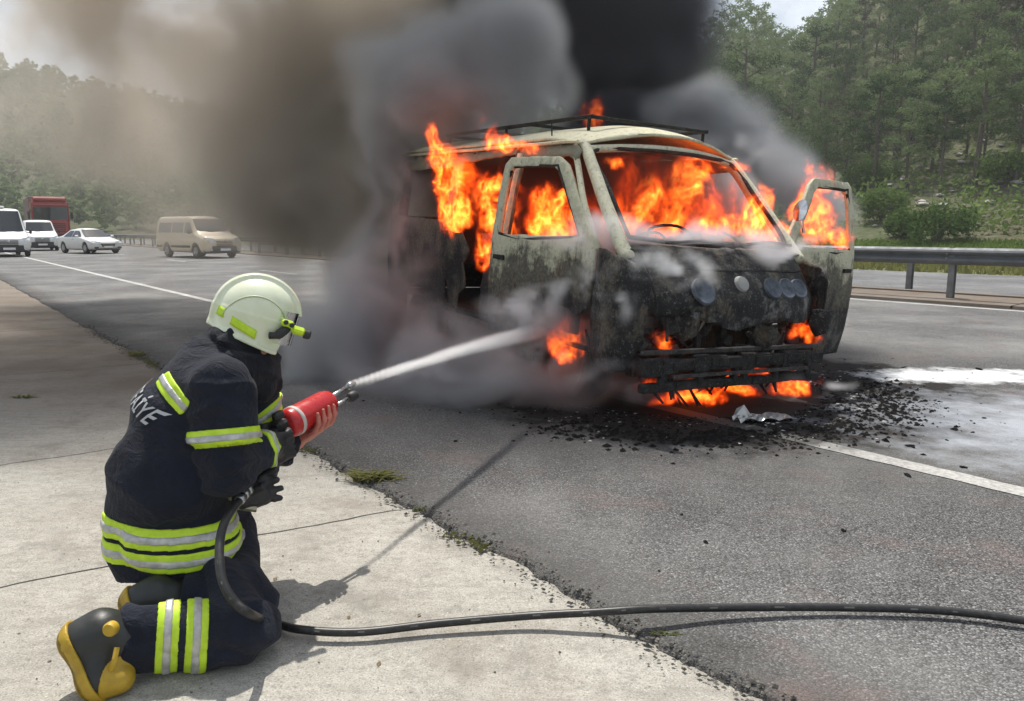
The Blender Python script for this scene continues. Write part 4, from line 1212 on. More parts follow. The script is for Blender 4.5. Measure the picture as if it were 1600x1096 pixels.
# cab: seats, steering wheel, dashboard frame
def seat(x):
    s = bpy.data.objects.new('seat', None); link(s, van); s.location = (x, 1.35, .45)
    b = MB(); b.box((0, 0, .28), (.46, .48, .12), bev=.03); b.build('seat_cushion', M_char, s)
    b = MB(); b.grid(lambda u, v: ((u - .5) * (.46 - .1 * v), .22 + .12 * v, .34 + .62 * v), 4, 6); b.build('seat_back', M_char, s, True, solid=.07)
    b = MB(); b.box((0, .36, 1.05), (.24, .06, .16), bev=.02); b.build('headrest', M_char, s)
    b = MB()
    for dx in (-.2, .2): b.bar((dx, -.2, 0), (dx, .2, .22), .03)
    b.build('seat_frame', M_charmetal, s)
seat(-.45); seat(.45); seat(.02)
def ringtube(c, r_, tilt, rad, turn=2 * math.pi):
    Mx = Matrix.Translation(c) @ Matrix.Rotation(tilt, 4, 'X')
    return [Mx @ Vector((r_ * math.cos(a), r_ * math.sin(a), 0)) for a in np.linspace(0, turn, 26)]
b = MB(); b.tube(ringtube((.42, .72, 1.20), .19, R(28), .012), .012, 6); b.tube([(.42, .60, .8), (.42, .72, 1.19)], .025, 6); b.bar((.25, .70, 1.19), (.59, .70, 1.19), .02); b.build('steering_wheel', M_charmetal, van)
b = MB(); b.tube([(-.75, .55, 1.08), (-.3, .50, 1.14), (.1, .48, 1.14), (.75, .55, 1.10)], .03, 6)
b.tube(smooth_curve([(-.42, .6, 1.1), (-.40, .62, 1.27), (-.15, .62, 1.30), (.0, .6, 1.22), (.02, .6, 1.1)], 4), .012, 5); b.tube(smooth_curve([(-.55, .62, 1.1), (-.5, .62, 1.22), (-.3, .62, 1.24), (-.2, .6, 1.12)], 4), .010, 5)
b.box((0, .60, .95), (1.5, .25, .16), bev=.03); b.build('dashboard', M_char, van)
b = MB()
for y in (2.2, 2.9): b.box((0, y, .85), (1.4, .45, .10), bev=.02); b.box((0, y + .25, 1.15), (1.4, .08, .5), bev=.02)
b.build('bench_seat', M_char, van)
b = MB()
for k in range(3): b.tube([(-.84, 1.92 - .03 * k, 1.14), (-.80 + .02 * k, 1.99 - .06 * k, 1.74)], .006, 4)
b.build('seat_belt', M_charmetal, van)
# roof ribs seen through the windows
b = MB()
for y in (1.5, 2.1, 2.7, 3.3): b.tube([(-.78, y, 1.83), (-.4, y, 1.88), (0, y, 1.90), (.4, y, 1.88), (.78, y, 1.83)], .018, 5)
b.build('roof_rib', M_char, van)
# roof rack
rk_ = bpy.data.objects.new('roof_rack', None); link(rk_, van)
b = MB(); zr = 2.085
for s in (-.52, .66): b.bar((s, 1.25, zr), (s, 3.9, zr), .03)
for y in (1.25, 2.15, 3.05, 3.9): b.bar((-.52, y, zr - .004), (.66, y, zr - .004), .026)
b.build('rack_frame', M_char, rk_)
for y in (1.3, 2.6, 3.8):
    for s in (-.52, .66):
        b = MB(); b.bar((s, y, 1.97), (s, y, zr), .022); b.build('rack_foot', M_char, rk_)
b = MB(); b.tube([(-.72, 1.5, 1.90), (-.72, 1.52, 2.04)], .006, 5); b.build('aerial', M_char, van)
# ================================================================== signed distance shapes -> one smooth surface
def surface_nets(fn, lo, hi, vox):
    lo = np.array(lo, float); n = np.ceil((np.array(hi) - lo) / vox).astype(int) + 1
    g = np.meshgrid(*[lo[i] + np.arange(n[i]) * vox for i in range(3)], indexing='ij')
    P = np.stack([q.astype(np.float32) for q in g], -1)
    D = fn(P); S = D < 0
    nx, ny, nz = D.shape
    # cell vertices
    c = np.zeros((nx - 1, ny - 1, nz - 1), np.int8)
    for dx in (0, 1):
        for dy in (0, 1):
            for dz in (0, 1): c += S[dx:nx - 1 + dx, dy:ny - 1 + dy, dz:nz - 1 + dz]
    act = (c > 0) & (c < 8)
    idx = -np.ones(act.shape, np.int64); I = np.argwhere(act); idx[act] = np.arange(len(I))
    acc = np.zeros((len(I), 3)); cnt = np.zeros(len(I))
    for ax in range(3):
        o1, o2 = [a for a in range(3) if a != ax]
        for u in (0, 1):
            for v in (0, 1):
                a = I.copy(); a[:, o1] += u; a[:, o2] += v; b = a.copy(); b[:, ax] += 1
                da = D[tuple(a.T)]; db = D[tuple(b.T)]; k = (da < 0) != (db < 0)
                t = np.where(k, da / np.where(k, da - db, 1), 0)
                p = a.astype(float); p[:, ax] += t
                acc[k] += p[k]; cnt[k] += 1
    V = lo + acc / cnt[:, None] * vox
    Fs = []
    for ax in range(3):
        o1, o2 = [(1, 2), (2, 0), (0, 1)][ax]
        sl = [slice(None)] * 3; sl[ax] = slice(0, -1)
        sh = [slice(None)] * 3; sh[ax] = slice(1, None)
        E = np.argwhere(S[tuple(sl)] != S[tuple(sh)])
        E = E[(E[:, o1] > 0) & (E[:, o2] > 0) & (E[:, o1] < D.shape[o1] - 1) & (E[:, o2] < D.shape[o2] - 1)]
        flip = S[tuple(E.T)]
        q = []
        for u, v in ((-1, -1), (0, -1), (0, 0), (-1, 0)):
            a = E.copy(); a[:, o1] += u; a[:, o2] += v; q.append(idx[tuple(a.T)])
        q = np.stack(q, 1); q[~flip] = q[~flip][:, ::-1]; Fs.append(q)
    return V, np.concatenate(Fs)
def A3(p): return np.array(tuple(p), float)
def cap(P, a, b, ra, rb=None, ell=None):
    rb = ra if rb is None else rb; a = A3(a); b = A3(b); ab = b - a
    h = np.clip(((P - a) @ ab) / max(ab @ ab, 1e-9), 0, 1)
    q = P - a - h[..., None] * ab
    if ell is not None: q = q @ ell
    return np.sqrt((q * q).sum(-1)) - (ra + (rb - ra) * h)
def ellip(P, c, r, M_=None):
    q = P - A3(c)
    if M_ is not None: q = q @ M_
    r = np.array(r); k = np.sqrt(((q / r) ** 2).sum(-1)); k2 = np.sqrt(((q / (r * r)) ** 2).sum(-1)) + 1e-9
    return k * (k - 1) / k2
def smin(a, b, k):
    h = np.clip(.5 + .5 * (b - a) / k, 0, 1); return b * (1 - h) + a * h - k * h * (1 - h)
def union(ds, k):
    d = ds[0]
    for q in ds[1:]: d = smin(d, q, k)
    return d
def squash(axis, f):
    """matrix that widens distances along axis by f"""
    a = A3(Vector(axis).normalized()); return np.eye(3) + (f - 1) * np.outer(a, a)
def fold(P, amp, sc, axis, seed=0, ridge=True):
    """cloth folds: ridged noise drawn out across an axis"""
    a = A3(Vector(axis).normalized()); t = P @ a
    Q = P - t[..., None] * a * .0
    Q = (P - t[..., None] * a) * .45 + t[..., None] * a
    n = fbm(Q[..., 0] * sc + 20, Q[..., 1] * sc + 20, Q[..., 2] * sc + 20, 2, seed, .45)
    n2 = fbm(Q[..., 0] * sc * .8 + 31, Q[..., 1] * sc * .8 + 27, Q[..., 2] * sc * .8 + 24, 2, seed + 2, .45)
    return amp * (.85 * (.6 - np.minimum(np.abs(n - .5) * 9, 1)) * -1 + .9 * (.6 - np.minimum(np.abs(n2 - .5) * 9, 1)))
def body_part(name, fn, lo, hi, vox, mt, parent, decim=None):
    V, Fc = surface_nets(fn, lo, hi, vox)
    return mesh_obj(name, V, Fc, mt, parent, True)

# ================================================================== THE FIREFIGHTER
def fabric_mat(name, a, b, rough=.85, wv=900):
    m = Mat(name); g = m.co()
    n = m.noise(7, 5, .65, g); n2 = m.noise(260, 2, .5, g); n3 = m.noise(26, 5, .65, g)
    c = m.mix(m.rng(n, .35, .7), a, b)
    c = m.mix(m.rng(n3, .6, .75, 0, .35), c, tuple(min(1, q * 2.6 + .012) for q in a))
    c = m.mix(m.rng(m.noise(5.5, 7, .75, g), .55, .70, 0, .30), c, (.055, .052, .048))
    wv_ = m.noise(11, 6, .62, g, 1.2)
    h = m.math('ADD', m.math('MULTIPLY', n2, .35), m.math('ADD', m.math('MULTIPLY', n3, 1.2), m.math('MULTIPLY', m.math('ABSOLUTE', m.math('SUBTRACT', wv_, .5)), 9.0)))
    m.bsdf(c, rough, 0, m.bump(h, .55, .006), .25, Sheen__Weight=.06, Sheen__Roughness=.5)
    return m.m
M_navy = fabric_mat('navy_turnout_fabric', (.0065, .0085, .017), (.012, .016, .030))
M_navy2 = fabric_mat('navy_trouser_fabric', (.008, .010, .019), (.014, .018, .032))
M_hood = fabric_mat('black_collar_fabric', (.006, .007, .012), (.012, .014, .022))
m = Mat('fluorescent_yellow_tape'); n = m.noise(30, 4, .6); n2 = m.noise(400, 2)
m.bsdf(m.mix(m.rng(n, .35, .7), (.44, .66, .02), (.60, .80, .05)), .55, 0, m.bump(n2, .3, .001), .4); M_yel = m.m
m = Mat('silver_reflective_tape'); n = m.noise(34, 4, .6)
m.bsdf(m.mix(m.rng(n, .35, .7), (.34, .34, .33), (.56, .56, .54)), .38, .25, m.bump(m.noise(60, 3), .3, .002), .6); M_sil = m.m
M_skin = simple('skin', (.42, .21, .15), .5, var=.12, scale=30, bump=.25, bscale=120)
M_hand = simple('red_lit_skin', (.50, .17, .13), .5, var=.15, scale=40, bump=.25, bscale=140)  # red light on the fingers mixed into the skin colour
M_glove = simple('black_glove_leather', (.016, .016, .018), .55, var=.4, scale=20, bump=.5, bscale=60)
M_hair = simple('dark_hair', (.02, .015, .012), .6)

per = thing('person', 'firefighter in navy turnout gear kneeling on concrete, aiming a red spray gun', 'person', (gnd(300, 1010).x, gnd(300, 1010).y, 0))
PI_ = per.matrix_world.inverted() if False else Matrix.Translation(-per.location)
def pl(px, py, Y): return at(px, py, Y) - per.location      # in the person's own frame
FWD = Vector((.93, .37, 0)).normalized(); LFT = Vector((-.37, .93, 0)).normalized()

hip = pl(272, 835, 2.44); mid = pl(270, 740, 2.46); chest = pl(292, 655, 2.50); upper = pl(330, 596, 2.56); neck = pl(368, 562, 2.62)
shN = pl(345, 612, 2.42); elN = pl(352, 722, 2.37); wrN = pl(418, 700, 2.59)
shF = pl(378, 612, 2.74); elF = pl(425, 690, 2.80); wrF = pl(462, 690, 2.86)
headc = pl(397, 503, 2.68)
kneeN = pl(378, 985, 2.165); ankN = pl(205, 1000, 2.05); hipN = pl(305, 872, 2.43)
kneeF = kneeN + Vector((-.055, .17, .0)); ankF = ankN + Vector((.06, .21, .02)); hipF = hipN + Vector((.02, .20, .0))

# body: head, neck, trunk, limbs and the bare left hand - one skin surface
Hf = Vector((.90, .36, -.34)).normalized(); Hl = Vector((-.37, .93, 0)).normalized(); Hu = Hf.cross(Hl).normalized()
HM = np.stack([A3(Hf), A3(Hl), A3(Hu)], 1)          # columns: forward, left, up of the head
def H_(f, l, u): return headc + Hf * f + Hl * l + Hu * u
hC = pl(490, 668, 2.90)
gunA = pl(448, 664, 2.74); gunB = pl(512, 630, 2.95); gd = (gunB - gunA).normalized()
gside = gd.cross(Vector((0, 0, 1))).normalized(); gup = gside.cross(gd).normalized()   # gside points to our right/near
def G_(a, s, u): return gunA + gd * a + gside * s + gup * u
def body_fn(P):
    d = [ellip(P, H_(0, 0, .02), (.098, .078, .112), HM), ellip(P, H_(.035, 0, -.06), (.062, .055, .07), HM)]
    d = [union(d, .03)]
    d.append(cap(P, H_(.085, 0, -.01), H_(.108, 0, -.03), .012, .015))         # nose
    for s in (-1, 1): d.append(ellip(P, H_(-.005, s * .078, -.01), (.026, .010, .034), HM))
    d.append(cap(P, H_(.075, -.022, -.065), H_(.075, .022, -.065), .010))       # mouth
    head = union(d, .012)
    for s in (-1, 1): head = np.maximum(head, -(ellip(P, H_(.098, s * .032, .008), (.014, .017, .009), HM)))
    b = [cap(P, H_(-.02, 0, -.05), neck, .056, .062), cap(P, upper, chest, .11, .13), cap(P, chest, hip, .13, .13),
         cap(P, shN, elN, .05, .042), cap(P, elN, wrN, .042, .030), cap(P, shF, elF, .05, .042), cap(P, elF, wrF, .042, .032), cap(P, upper, shN, .07, .05), cap(P, upper, shF, .07, .05),
         cap(P, hipN, kneeN, .08, .055), cap(P, kneeN, ankN, .055, .04), cap(P, hipF, kneeF, .08, .055), cap(P, kneeF, ankF, .055, .04)]
    d = smin(union(b, .03), head, .02)
    # left hand under the cylinder: palm and four fingers curled up on the near side, thumb on the far side
    palm = cap(P, G_(.10, -.005, -.078), G_(.17, .0, -.080), .024, .022)
    palm = smin(palm, cap(P, wrF, G_(.11, -.01, -.08), .028, .024), .03)
    d = smin(d, palm, .02)
    for i, (a0, ln) in enumerate(((.085, .9), (.112, 1.0), (.138, 1.05), (.163, .92))):
        p0 = G_(a0, .01, -.080); p1 = G_(a0 + .006 * i, .052, -.058); p2 = G_(a0 + .006 + .006 * i, .073, -.022 * 1); p3 = G_(a0 + .012 + .005 * i, .070, -.020 + .038 * ln)
        f = union([cap(P, p0, p1, .0125, .0115), cap(P, p1, p2, .0115, .0105), cap(P, p2, p3, .0105, .0085)], .006)
        d = smin(d, f, .007)
    t = union([cap(P, G_(.09, -.02, -.075), G_(.10, -.062, -.045), .014, .013), cap(P, G_(.10, -.062, -.045), G_(.13, -.072, -.005), .013, .010)], .006)
    return smin(d, t, .008)
pts_ = np.array([A3(q) for q in (hip, mid, chest, upper, headc, shN, elN, wrN, shF, elF, wrF, kneeN, ankN, kneeF, ankF, gunB)])
lo_, hi_ = pts_.min(0) - .17, pts_.max(0) + .17
# coarse body, then the hand region is cut finer by its own voxels: one pass at 8 mm is enough for what shows
V, Fc = surface_nets(body_fn, lo_, hi_, .0075)
bo = mesh_obj('body', V, Fc, M_hand, per, True)
sm_ = bo.modifiers.new('s', 'SMOOTH'); sm_.factor = .5; sm_.iterations = 2

# jacket
def jacket_fn(P):
    tor = union([cap(P, hip, mid, .184, .188), cap(P, mid, chest, .188, .158), cap(P, chest, upper, .165, .115)], .05)
    tor = smin(tor, cap(P, hip + Vector((.02, 0, -.05)), hip, .193, .188), .05)
    hunch = ellip(P, pl(315, 600, 2.55), (.11, .16, .11)); tor = smin(tor, hunch, .05)
    cut = (P - A3(hip)) @ A3(Vector((.13, .0, 1)).normalized()) + .100          # hem
    tor = np.maximum(tor, -cut)
    sh = union([cap(P, upper, shN, .12, .105), cap(P, upper, shF, .12, .10)], .04)
    aN = union([cap(P, shN, elN, .094, .086), cap(P, elN, wrN, .086, .058)], .035)
    aF = union([cap(P, shF, elF, .10, .088), cap(P, elF, wrF, .085, .058)], .035)
    aN = np.maximum(aN, (P - A3(wrN)) @ A3((wrN - elN).normalized()) + .012)
    aF = np.maximum(aF, (P - A3(wrF)) @ A3((wrF - elF).normalized()) + .012)
    # sleeve folds bunch at the elbow
    f_arm = fold(P, .024, 9, elN - shN, 1)
    f_tor = fold(P, .019, 5.5, (0.25, 0, 1), 3) * np.clip((np.sqrt(((P - A3(pl(238, 632, 2.38))) ** 2).sum(-1)) - .07) / .10, .06, 1)
    aN = aN + f_arm; aF = aF + f_arm
    d = smin(tor + f_tor, sh + f_tor, .05)
    # a crease between sleeve and body
    d = smin(d, aN, .016); d = smin(d, aF, .025)
    return d
jlo = np.array([A3(q) for q in (hip, mid, upper, shN, elN, wrN, shF, wrF)]).min(0) - .27; jhi = np.array([A3(q) for q in (hip, mid, upper, shN, elN, wrN, shF, wrF)]).max(0) + .26
jk = body_part('jacket', jacket_fn, jlo, jhi, .0078, M_navy, per)
# trousers
def trouser_fn(P):
    N = union([cap(P, hip, hipN, .12, .102), cap(P, hipN, kneeN, .102, .092)], .04)
    N = smin(N, cap(P, kneeN, ankN, .098, .094), .03)
    Fq = union([cap(P, hip, hipF, .135, .112), cap(P, hipF, kneeF, .112, .095)], .04)
    Fq = smin(Fq, cap(P, kneeF, ankF, .098, .092), .03)
    N = np.maximum(N, (P - A3(ankN)) @ A3((ankN - kneeN).normalized()) - .03); Fq = np.maximum(Fq, (P - A3(ankF)) @ A3((ankF - kneeF).normalized()) - .02)
    d = smin(N, Fq, .02)
    d = d + fold(P, .022, 7, (.7, 0, .7), 2)
    d = np.maximum(d, (P - A3(hip)) @ np.array([0, 0, 1.]) - .0)
    return np.maximum(d, -(P[..., 2] - .004))       # flattened where it rests on the concrete
tp = np.array([A3(q) for q in (hip, hipN, kneeN, ankN, kneeF, ankF, hipF)])
body_part('trousers', trouser_fn, tp.min(0) - .2, tp.max(0) + .18, .0085, M_navy2, per)
# collar and hood pushed up behind the helmet
def collar_fn(P):
    a = cap(P, pl(345, 545, 2.60), pl(385, 552, 2.66), .088, .098); b = cap(P, pl(385, 552, 2.66), pl(412, 592, 2.74), .095, .062)
    d = union([a, b, cap(P, pl(345, 572, 2.56), pl(402, 604, 2.66), .095, .065)], .03)
    return d + fold(P, .020, 11, (.4, .2, 1), 5)
cl_ = np.array([A3(pl(338, 556, 2.60)), A3(pl(405, 600, 2.72))])
body_part('collar', collar_fn, cl_.min(0) - .13, cl_.max(0) + .13, .007, M_hood, per)

jbv = None
def surf(px, py):
    global jbv
    from mathutils.bvhtree import BVHTree
    if jbv is None: jbv = BVHTree.FromPolygons([v.co.copy() for v in jk.data.vertices], [tuple(p.vertices) for p in jk.data.polygons])
    o = Vector((0, 0, CAM_Z)) - per.location; d = (pl(px, py, 2.4) - o).normalized()
    h = jbv.ray_cast(o, d, 6)
    return h[0] if h[0] is not None else pl(px, py, 2.4)
# reflective bands: the cloth surface cut between planes and lifted
def band(parent, fn, c, axis, offs, wid, r_max, name='reflective_band', lift=.005, tilt=None, keep=None, vox=.0048):
    """yellow band with a silver strip in the middle around fn near c, at offset offs along axis"""
    ax = A3(Vector(axis).normalized()); C = A3(c) + ax * offs
    def make(halfw, lf, mt, par, nm):
        def f(P):
            d = fn(P) ; t = (P - C) @ ax
            d = np.maximum(np.maximum(d - lf, -(d + .006)), np.abs(t) - halfw)
            d = np.maximum(d, np.sqrt(((P - C) ** 2).sum(-1)) - r_max)
            if keep is not None: d = np.maximum(d, keep(P))
            return d
        V, Fc = surface_nets(f, C - r_max, C + r_max, vox)
        o = mesh_obj(nm, V, Fc, mt, par, True); s_ = o.modifiers.new('s', 'SMOOTH'); s_.iterations = 3; return o
    y = make(wid / 2, lift, M_yel, parent, name)
    make(wid * .19, lift + .004, M_sil, y, 'silver_strip')
tor_only = lambda P: smin(union([cap(P, hip, mid, .184, .188), cap(P, mid, chest, .188, .158)], .05), cap(P, hip + Vector((.02, 0, -.05)), hip, .193, .188), .05) + fold(P, .019, 5.5, (0.25, 0, 1), 3)
up = (mid - hip).normalized()
up = Vector((.10, .0, 1)).normalized()
band(jk, tor_only, hip, up, .058, .062, .33)
band(jk, tor_only, hip, up, -.016, .062, .33)
armN = lambda P: union([cap(P, shN, elN, .094, .086), cap(P, elN, wrN, .086, .058)], .035) + fold(P, .024, 9, elN - shN, 1)
notback = lambda P: -((P - A3(elN)) @ A3((shN - elN).normalized())) + .02
band(jk, armN, shN, elN - shN, .150, .058, .16, keep=lambda P: ((P - A3(elN)) @ A3((wrN - elN).normalized())) - .13)
band(jk, armN, elN, wrN - elN, .185, .050, .13, keep=lambda P: -((P - A3(elN)) @ A3((wrN - elN).normalized())) + .10)
armF = lambda P: union([cap(P, shF, elF, .10, .088), cap(P, elF, wrF, .085, .058)], .035) + fold(P, .024, 9, elN - shN, 1)
band(jk, armF, shF, elF - shF, .10, .056, .15)
# shoulder patch across the upper back
band(jk, lambda P: jacket_fn(P), surf(268, 612), Vector((.42, .10, .42)), .0, .058, .085)
shin = lambda P: cap(P, kneeN, ankN, .098, .094) + fold(P, .022, 7, (.7, 0, .7), 2)
tro = [o for o in per.children if o.name.startswith('trousers')][0]
flr = lambda P: -(P[..., 2] - .006)
band(tro, shin, kneeN, ankN - kneeN, .130, .062, .14, keep=flr)
band(tro, shin, kneeN, ankN - kneeN, .208, .062, .14, keep=flr)

# lettering on the back, laid onto the cloth
dg = bpy.context.evaluated_depsgraph_get()
from mathutils.bvhtree import BVHTree
bv = BVHTree.FromPolygons([v.co.copy() for v in jk.data.vertices], [tuple(p.vertices) for p in jk.data.polygons])
cu = bpy.data.curves.new('lettering', 'FONT'); cu.body = '\u0130TFA\u0130YE'; cu.size = .074; cu.align_x = 'RIGHT'; cu.space_character = 1.12; cu.offset = .0012; cu.resolution_u = 3
to = bpy.data.objects.new('lettering', cu); COL.objects.link(to); bpy.context.view_layer.update()
tm = bpy.data.meshes.new_from_object(to.evaluated_get(bpy.context.evaluated_depsgraph_get())); bpy.data.objects.remove(to)
bm = bmesh.new(); bm.from_mesh(tm); bmesh.ops.subdivide_edges(bm, edges=bm.edges[:], cuts=1); bmesh.ops.triangulate(bm, faces=bm.faces[:])
o0 = surf(250, 655)                       # right end of the word on the near edge of the back
bn = Vector((.93, .25, -.22)).normalized()      # ray into the back
tx = Vector((.30, -.86, -.34)); tx = (tx - bn * tx.dot(bn)).normalized(); ty = bn.cross(tx) * -1; ty = ty if ty.z > 0 else -ty
ok = 0
for v in bm.verts:
    p = o0 + tx * v.co.x * .60 + ty * (v.co.y - .03) - bn * .3
    h = bv.ray_cast(p, bn, 1.0)
    if h[0] is not None: v.co = h[0] - bn * .004 + h[1] * .002; ok += 1
    else: v.co = p + bn * .3
me = bpy.data.meshes.new('lettering'); bm.to_mesh(me); bm.free(); me.materials.append(simple('printed_reflective_letters', (.42, .43, .45), .5, .1))
link(bpy.data.objects.new('lettering', me), jk)

# glove on the right hand, closed round the grip
gripT = G_(-.055, .0, .01); gripB = G_(-.085, .0, -.13)
def glove_fn(P):
    w = wrN
    pc = G_(-.09, .030, -.045)
    d = union([cap(P, w, w + (pc - w) * .35, .050, .044), cap(P, w + (pc - w) * .3, pc, .040, .034)], .02)
    d = smin(d, cap(P, G_(-.10, .035, -.01), G_(-.10, .030, -.085), .026, .026), .02)
    for i in range(4):
        u = -.005 - .027 * i
        f = union([cap(P, G_(-.10, .045, u), G_(-.045, .050, u - .004), .0155, .0145), cap(P, G_(-.045, .050, u - .004), G_(-.020, .018, u - .006), .0145, .0135), cap(P, G_(-.020, .018, u - .006), G_(-.030, -.018, u - .006), .0135, .012)], .006)
        d = smin(d, f, .006)
    t = union([cap(P, G_(-.12, .02, .0), G_(-.10, -.02, .022), .018, .016), cap(P, G_(-.10, -.02, .022), G_(-.06, -.034, .018), .016, .013)], .008)
    return smin(d, t, .01) + fold(P, .003, 40, (0, 0, 1), 4)
gp = np.array([A3(wrN), A3(G_(-.1, 0, 0)), A3(G_(0, 0, -.1))])
body_part('glove', glove_fn, gp.min(0) - .09, gp.max(0) + .09, .0045, M_glove, per)
# bare wrist between cuff and glove
body_part('wrist', lambda P: cap(P, wrN - (wrN - elN).normalized() * .05, wrN + (G_(-.09, .03, -.045) - wrN) * .25, .036, .034), A3(wrN) - .1, A3(wrN) + .1, .006, M_skin, per)

# boots: rubber, black shaft, yellow toe, welt and pull loops
M_rub = simple('black_boot_rubber', (.020, .022, .020), .45, var=.4, scale=12, bump=.2, bscale=30)
M_yrub = simple('yellow_boot_rubber', (.42, .27, .018), .45, var=.3, scale=14, bump=.2, bscale=40)
def boot(off, nm_lab):
    q = lambda px, py, Y: pl(px, py, Y) + off
    e = bpy.data.objects.new('boot', None); link(e, per)
    sh0 = q(195, 1000, 2.045); an = q(158, 990, 2.01); he = q(128, 998, 1.985); ba = q(158, 1066, 1.955); to_ = q(187, 1074, 1.965)
    ball = Vector((ba.x, ba.y, .058)); toe = Vector((to_.x, to_.y, .050))
    def fn(P):
        d = union([cap(P, sh0, an, .080, .066), cap(P, an, he, .060, .050), cap(P, an, ball, .056, .046), cap(P, he, ball, .046, .046), cap(P, ball, toe, .048, .040)], .025)
        return np.maximum(d, -(P[..., 2] - .004))
    pts2 = np.array([A3(v) for v in (sh0, an, he, ball, toe)]); a, b_ = pts2.min(0) - .1, pts2.max(0) + .1
    body_part('shaft', lambda P: np.maximum(fn(P), -(np.sqrt(((P - A3(toe)) ** 2).sum(-1)) - .062)), a, b_, .006, M_rub, e)
    body_part('toe_cap', lambda P: np.maximum(fn(P) - .003, np.sqrt(((P - A3(toe)) ** 2).sum(-1)) - .066), a, b_, .005, M_yrub, e)
    # sole: slab on the outer side away from the shin
    n_ = (he - an); sd = Vector((-1, -.12, .12)).normalized(); sdn = A3((sd - (ball - he).normalized() * sd.dot((ball - he).normalized())).normalized())
    hb = A3(he)
    body_part('welt', lambda P: np.maximum(np.abs(fn(P) - .002) - .006, -((P - hb) @ sdn - .008)), a, b_, .005, M_yrub, e)
    def sole(P):
        t = (P - hb) @ sdn
        d = np.maximum(fn(P) - .008, -(t - .030)); 
        ln = (P - hb) @ A3((ball - he).normalized())
        return np.maximum(d, t - .058 - .004 * np.sign(np.sin(ln * 260)))
    body_part('sole', sole, a - .03, b_, .005, M_rub, e)
    if nm_lab: return
    b = MB(); b.lathe([(0, .003), (.016, .003), (.020, -.004), (.020, -.02)], 20, Matrix.Translation(q(170, 985, 1.928)) @ Matrix.Rotation(R(80), 4, 'X')); b.build('ankle_emblem', M_yrub, e)
    b = MB(); b.tube(smooth_curve([q(183, 1012, 1.95), q(178, 1035, 1.93), q(170, 1055, 1.94)], 4), .008, 6); b.build('pull_loop', M_yrub, e)
boot(Vector((0, 0, 0)), '')
boot(Vector((.06, .215, .0)), 'far')

# helmet
M_helm = Mat('photoluminescent_helmet_shell'); n = M_helm.noise(9, 5, .6)
dr = M_helm.rng(M_helm.noise(30, 5, .7), .6, .75, 0, .22)
M_helm.bsdf(M_helm.mix(dr, M_helm.mix(M_helm.rng(n, .3, .7), (.66, .71, .50), (.74, .77, .60)), (.30, .31, .22)), .26, 0, M_helm.bump(M_helm.noise(120, 3), .08, .002), .5, Coat__Weight=.35, Coat__Roughness=.12); M_helm = M_helm.m
hel = bpy.data.objects.new('helmet', None); link(hel, per)
def hl(P):
    q = P - A3(H_(.004, 0, .030)); return q @ HM     # forward, left, up
def shell(P, grow=0.0):
    q = hl(P); f, l, u = q[..., 0], q[..., 1], q[..., 2]
    d = ellip(q, (0, 0, .0), (.142 + grow, .117 + grow, .133 + grow))
    # sides drop over the ears to the jaw
    skirt = np.maximum(np.sqrt((f / (.142 + grow)) ** 2 + (l / (.117 + grow)) ** 2) - 1, 0) * .12 + (np.sqrt((f / (.142 + grow)) ** 2 + (l / (.117 + grow)) ** 2) - 1 > 0) * 0
    cyl = (np.sqrt((f / (.142 + grow)) ** 2 + (l / (.117 + grow)) ** 2) - 1) * .125
    low = np.maximum(cyl, np.maximum(u - .0, -(u + .125)))
    return smin(d, low, .01)
def helm_fn(P):
    q = hl(P); f, l, u = q[..., 0], q[..., 1], q[..., 2]
    d = shell(P)
    # raised comb from brow to nape
    ridge = np.maximum(shell(P, .013), np.abs(l) - .034 + .05 * np.clip(-u, 0, 1)); d = smin(d, ridge, .010)
    # flared rim
    rimu = -.088 - .16 * np.clip(f + .05, -.1, .12)
    rim = np.maximum(shell(P, .010), np.abs(u - rimu) - .007); d = smin(d, rim, .008)
    # lower edge: high at the nape, low at the cheek
    d = np.maximum(d, -(u - rimu + .006))
    # face opening
    face = np.maximum(np.maximum(-(f - .108 + .20 * np.clip(-u - .02, 0, 1)), u - .035), np.abs(l) - .15)
    d = np.maximum(d, -face)
    return np.maximum(d, -shell(P, -.010))
cH = A3(H_(.004, 0, .03))
body_part('helmet_shell', helm_fn, cH - .19, cH + .19, .0042, M_helm, hel)
# arc groove line on the side
M_hline = simple('helmet_trim', (.46, .52, .36), .35)
for s in (-1, 1):
    b = MB(); pts2 = []
    for a in np.linspace(R(8), R(172), 26):
        f = .112 * math.cos(a) - .005; u = .118 * math.sin(a) - .05
        l = s * .118 * math.sqrt(max(.02, 1 - (f / .143) ** 2 - (max(u, 0) / .134) ** 2))
        pts2.append(H_(.004 + f, l, .03 + u))
    b.tube(pts2, .0032, 5); b.build('shell_moulding', M_hline, hel, True)
def hpatch(f0, f1, u0, u1, s, slope, nm, mt, lift=.0035, nn=8):
    b = MB()
    def fn(a, c):
        f = f0 + (f1 - f0) * a; u = u0 + (u1 - u0) * c + slope * (f - f0)
        w = max(.01, 1 - (f / .142) ** 2 - (max(u, 0) / .133) ** 2)
        return H_(.004 + f, s * (.117 * math.sqrt(w) + lift), .03 + u)
    b.grid(fn, nn, 3); return b.build(nm, mt, hel, True, solid=.002)
for s in (-1, 1):
    hpatch(-.085, .005, -.052, -.022, s, -.28, 'reflective_patch', M_yel)
    hpatch(-.134, -.112, -.035, -.002, s, -.2, 'reflective_patch', M_yel)
m = Mat('visor_glass'); m.bsdf((.85, .9, .86), .05, 0, None, .5, Transmission__Weight=1.0); M_vis = m.m
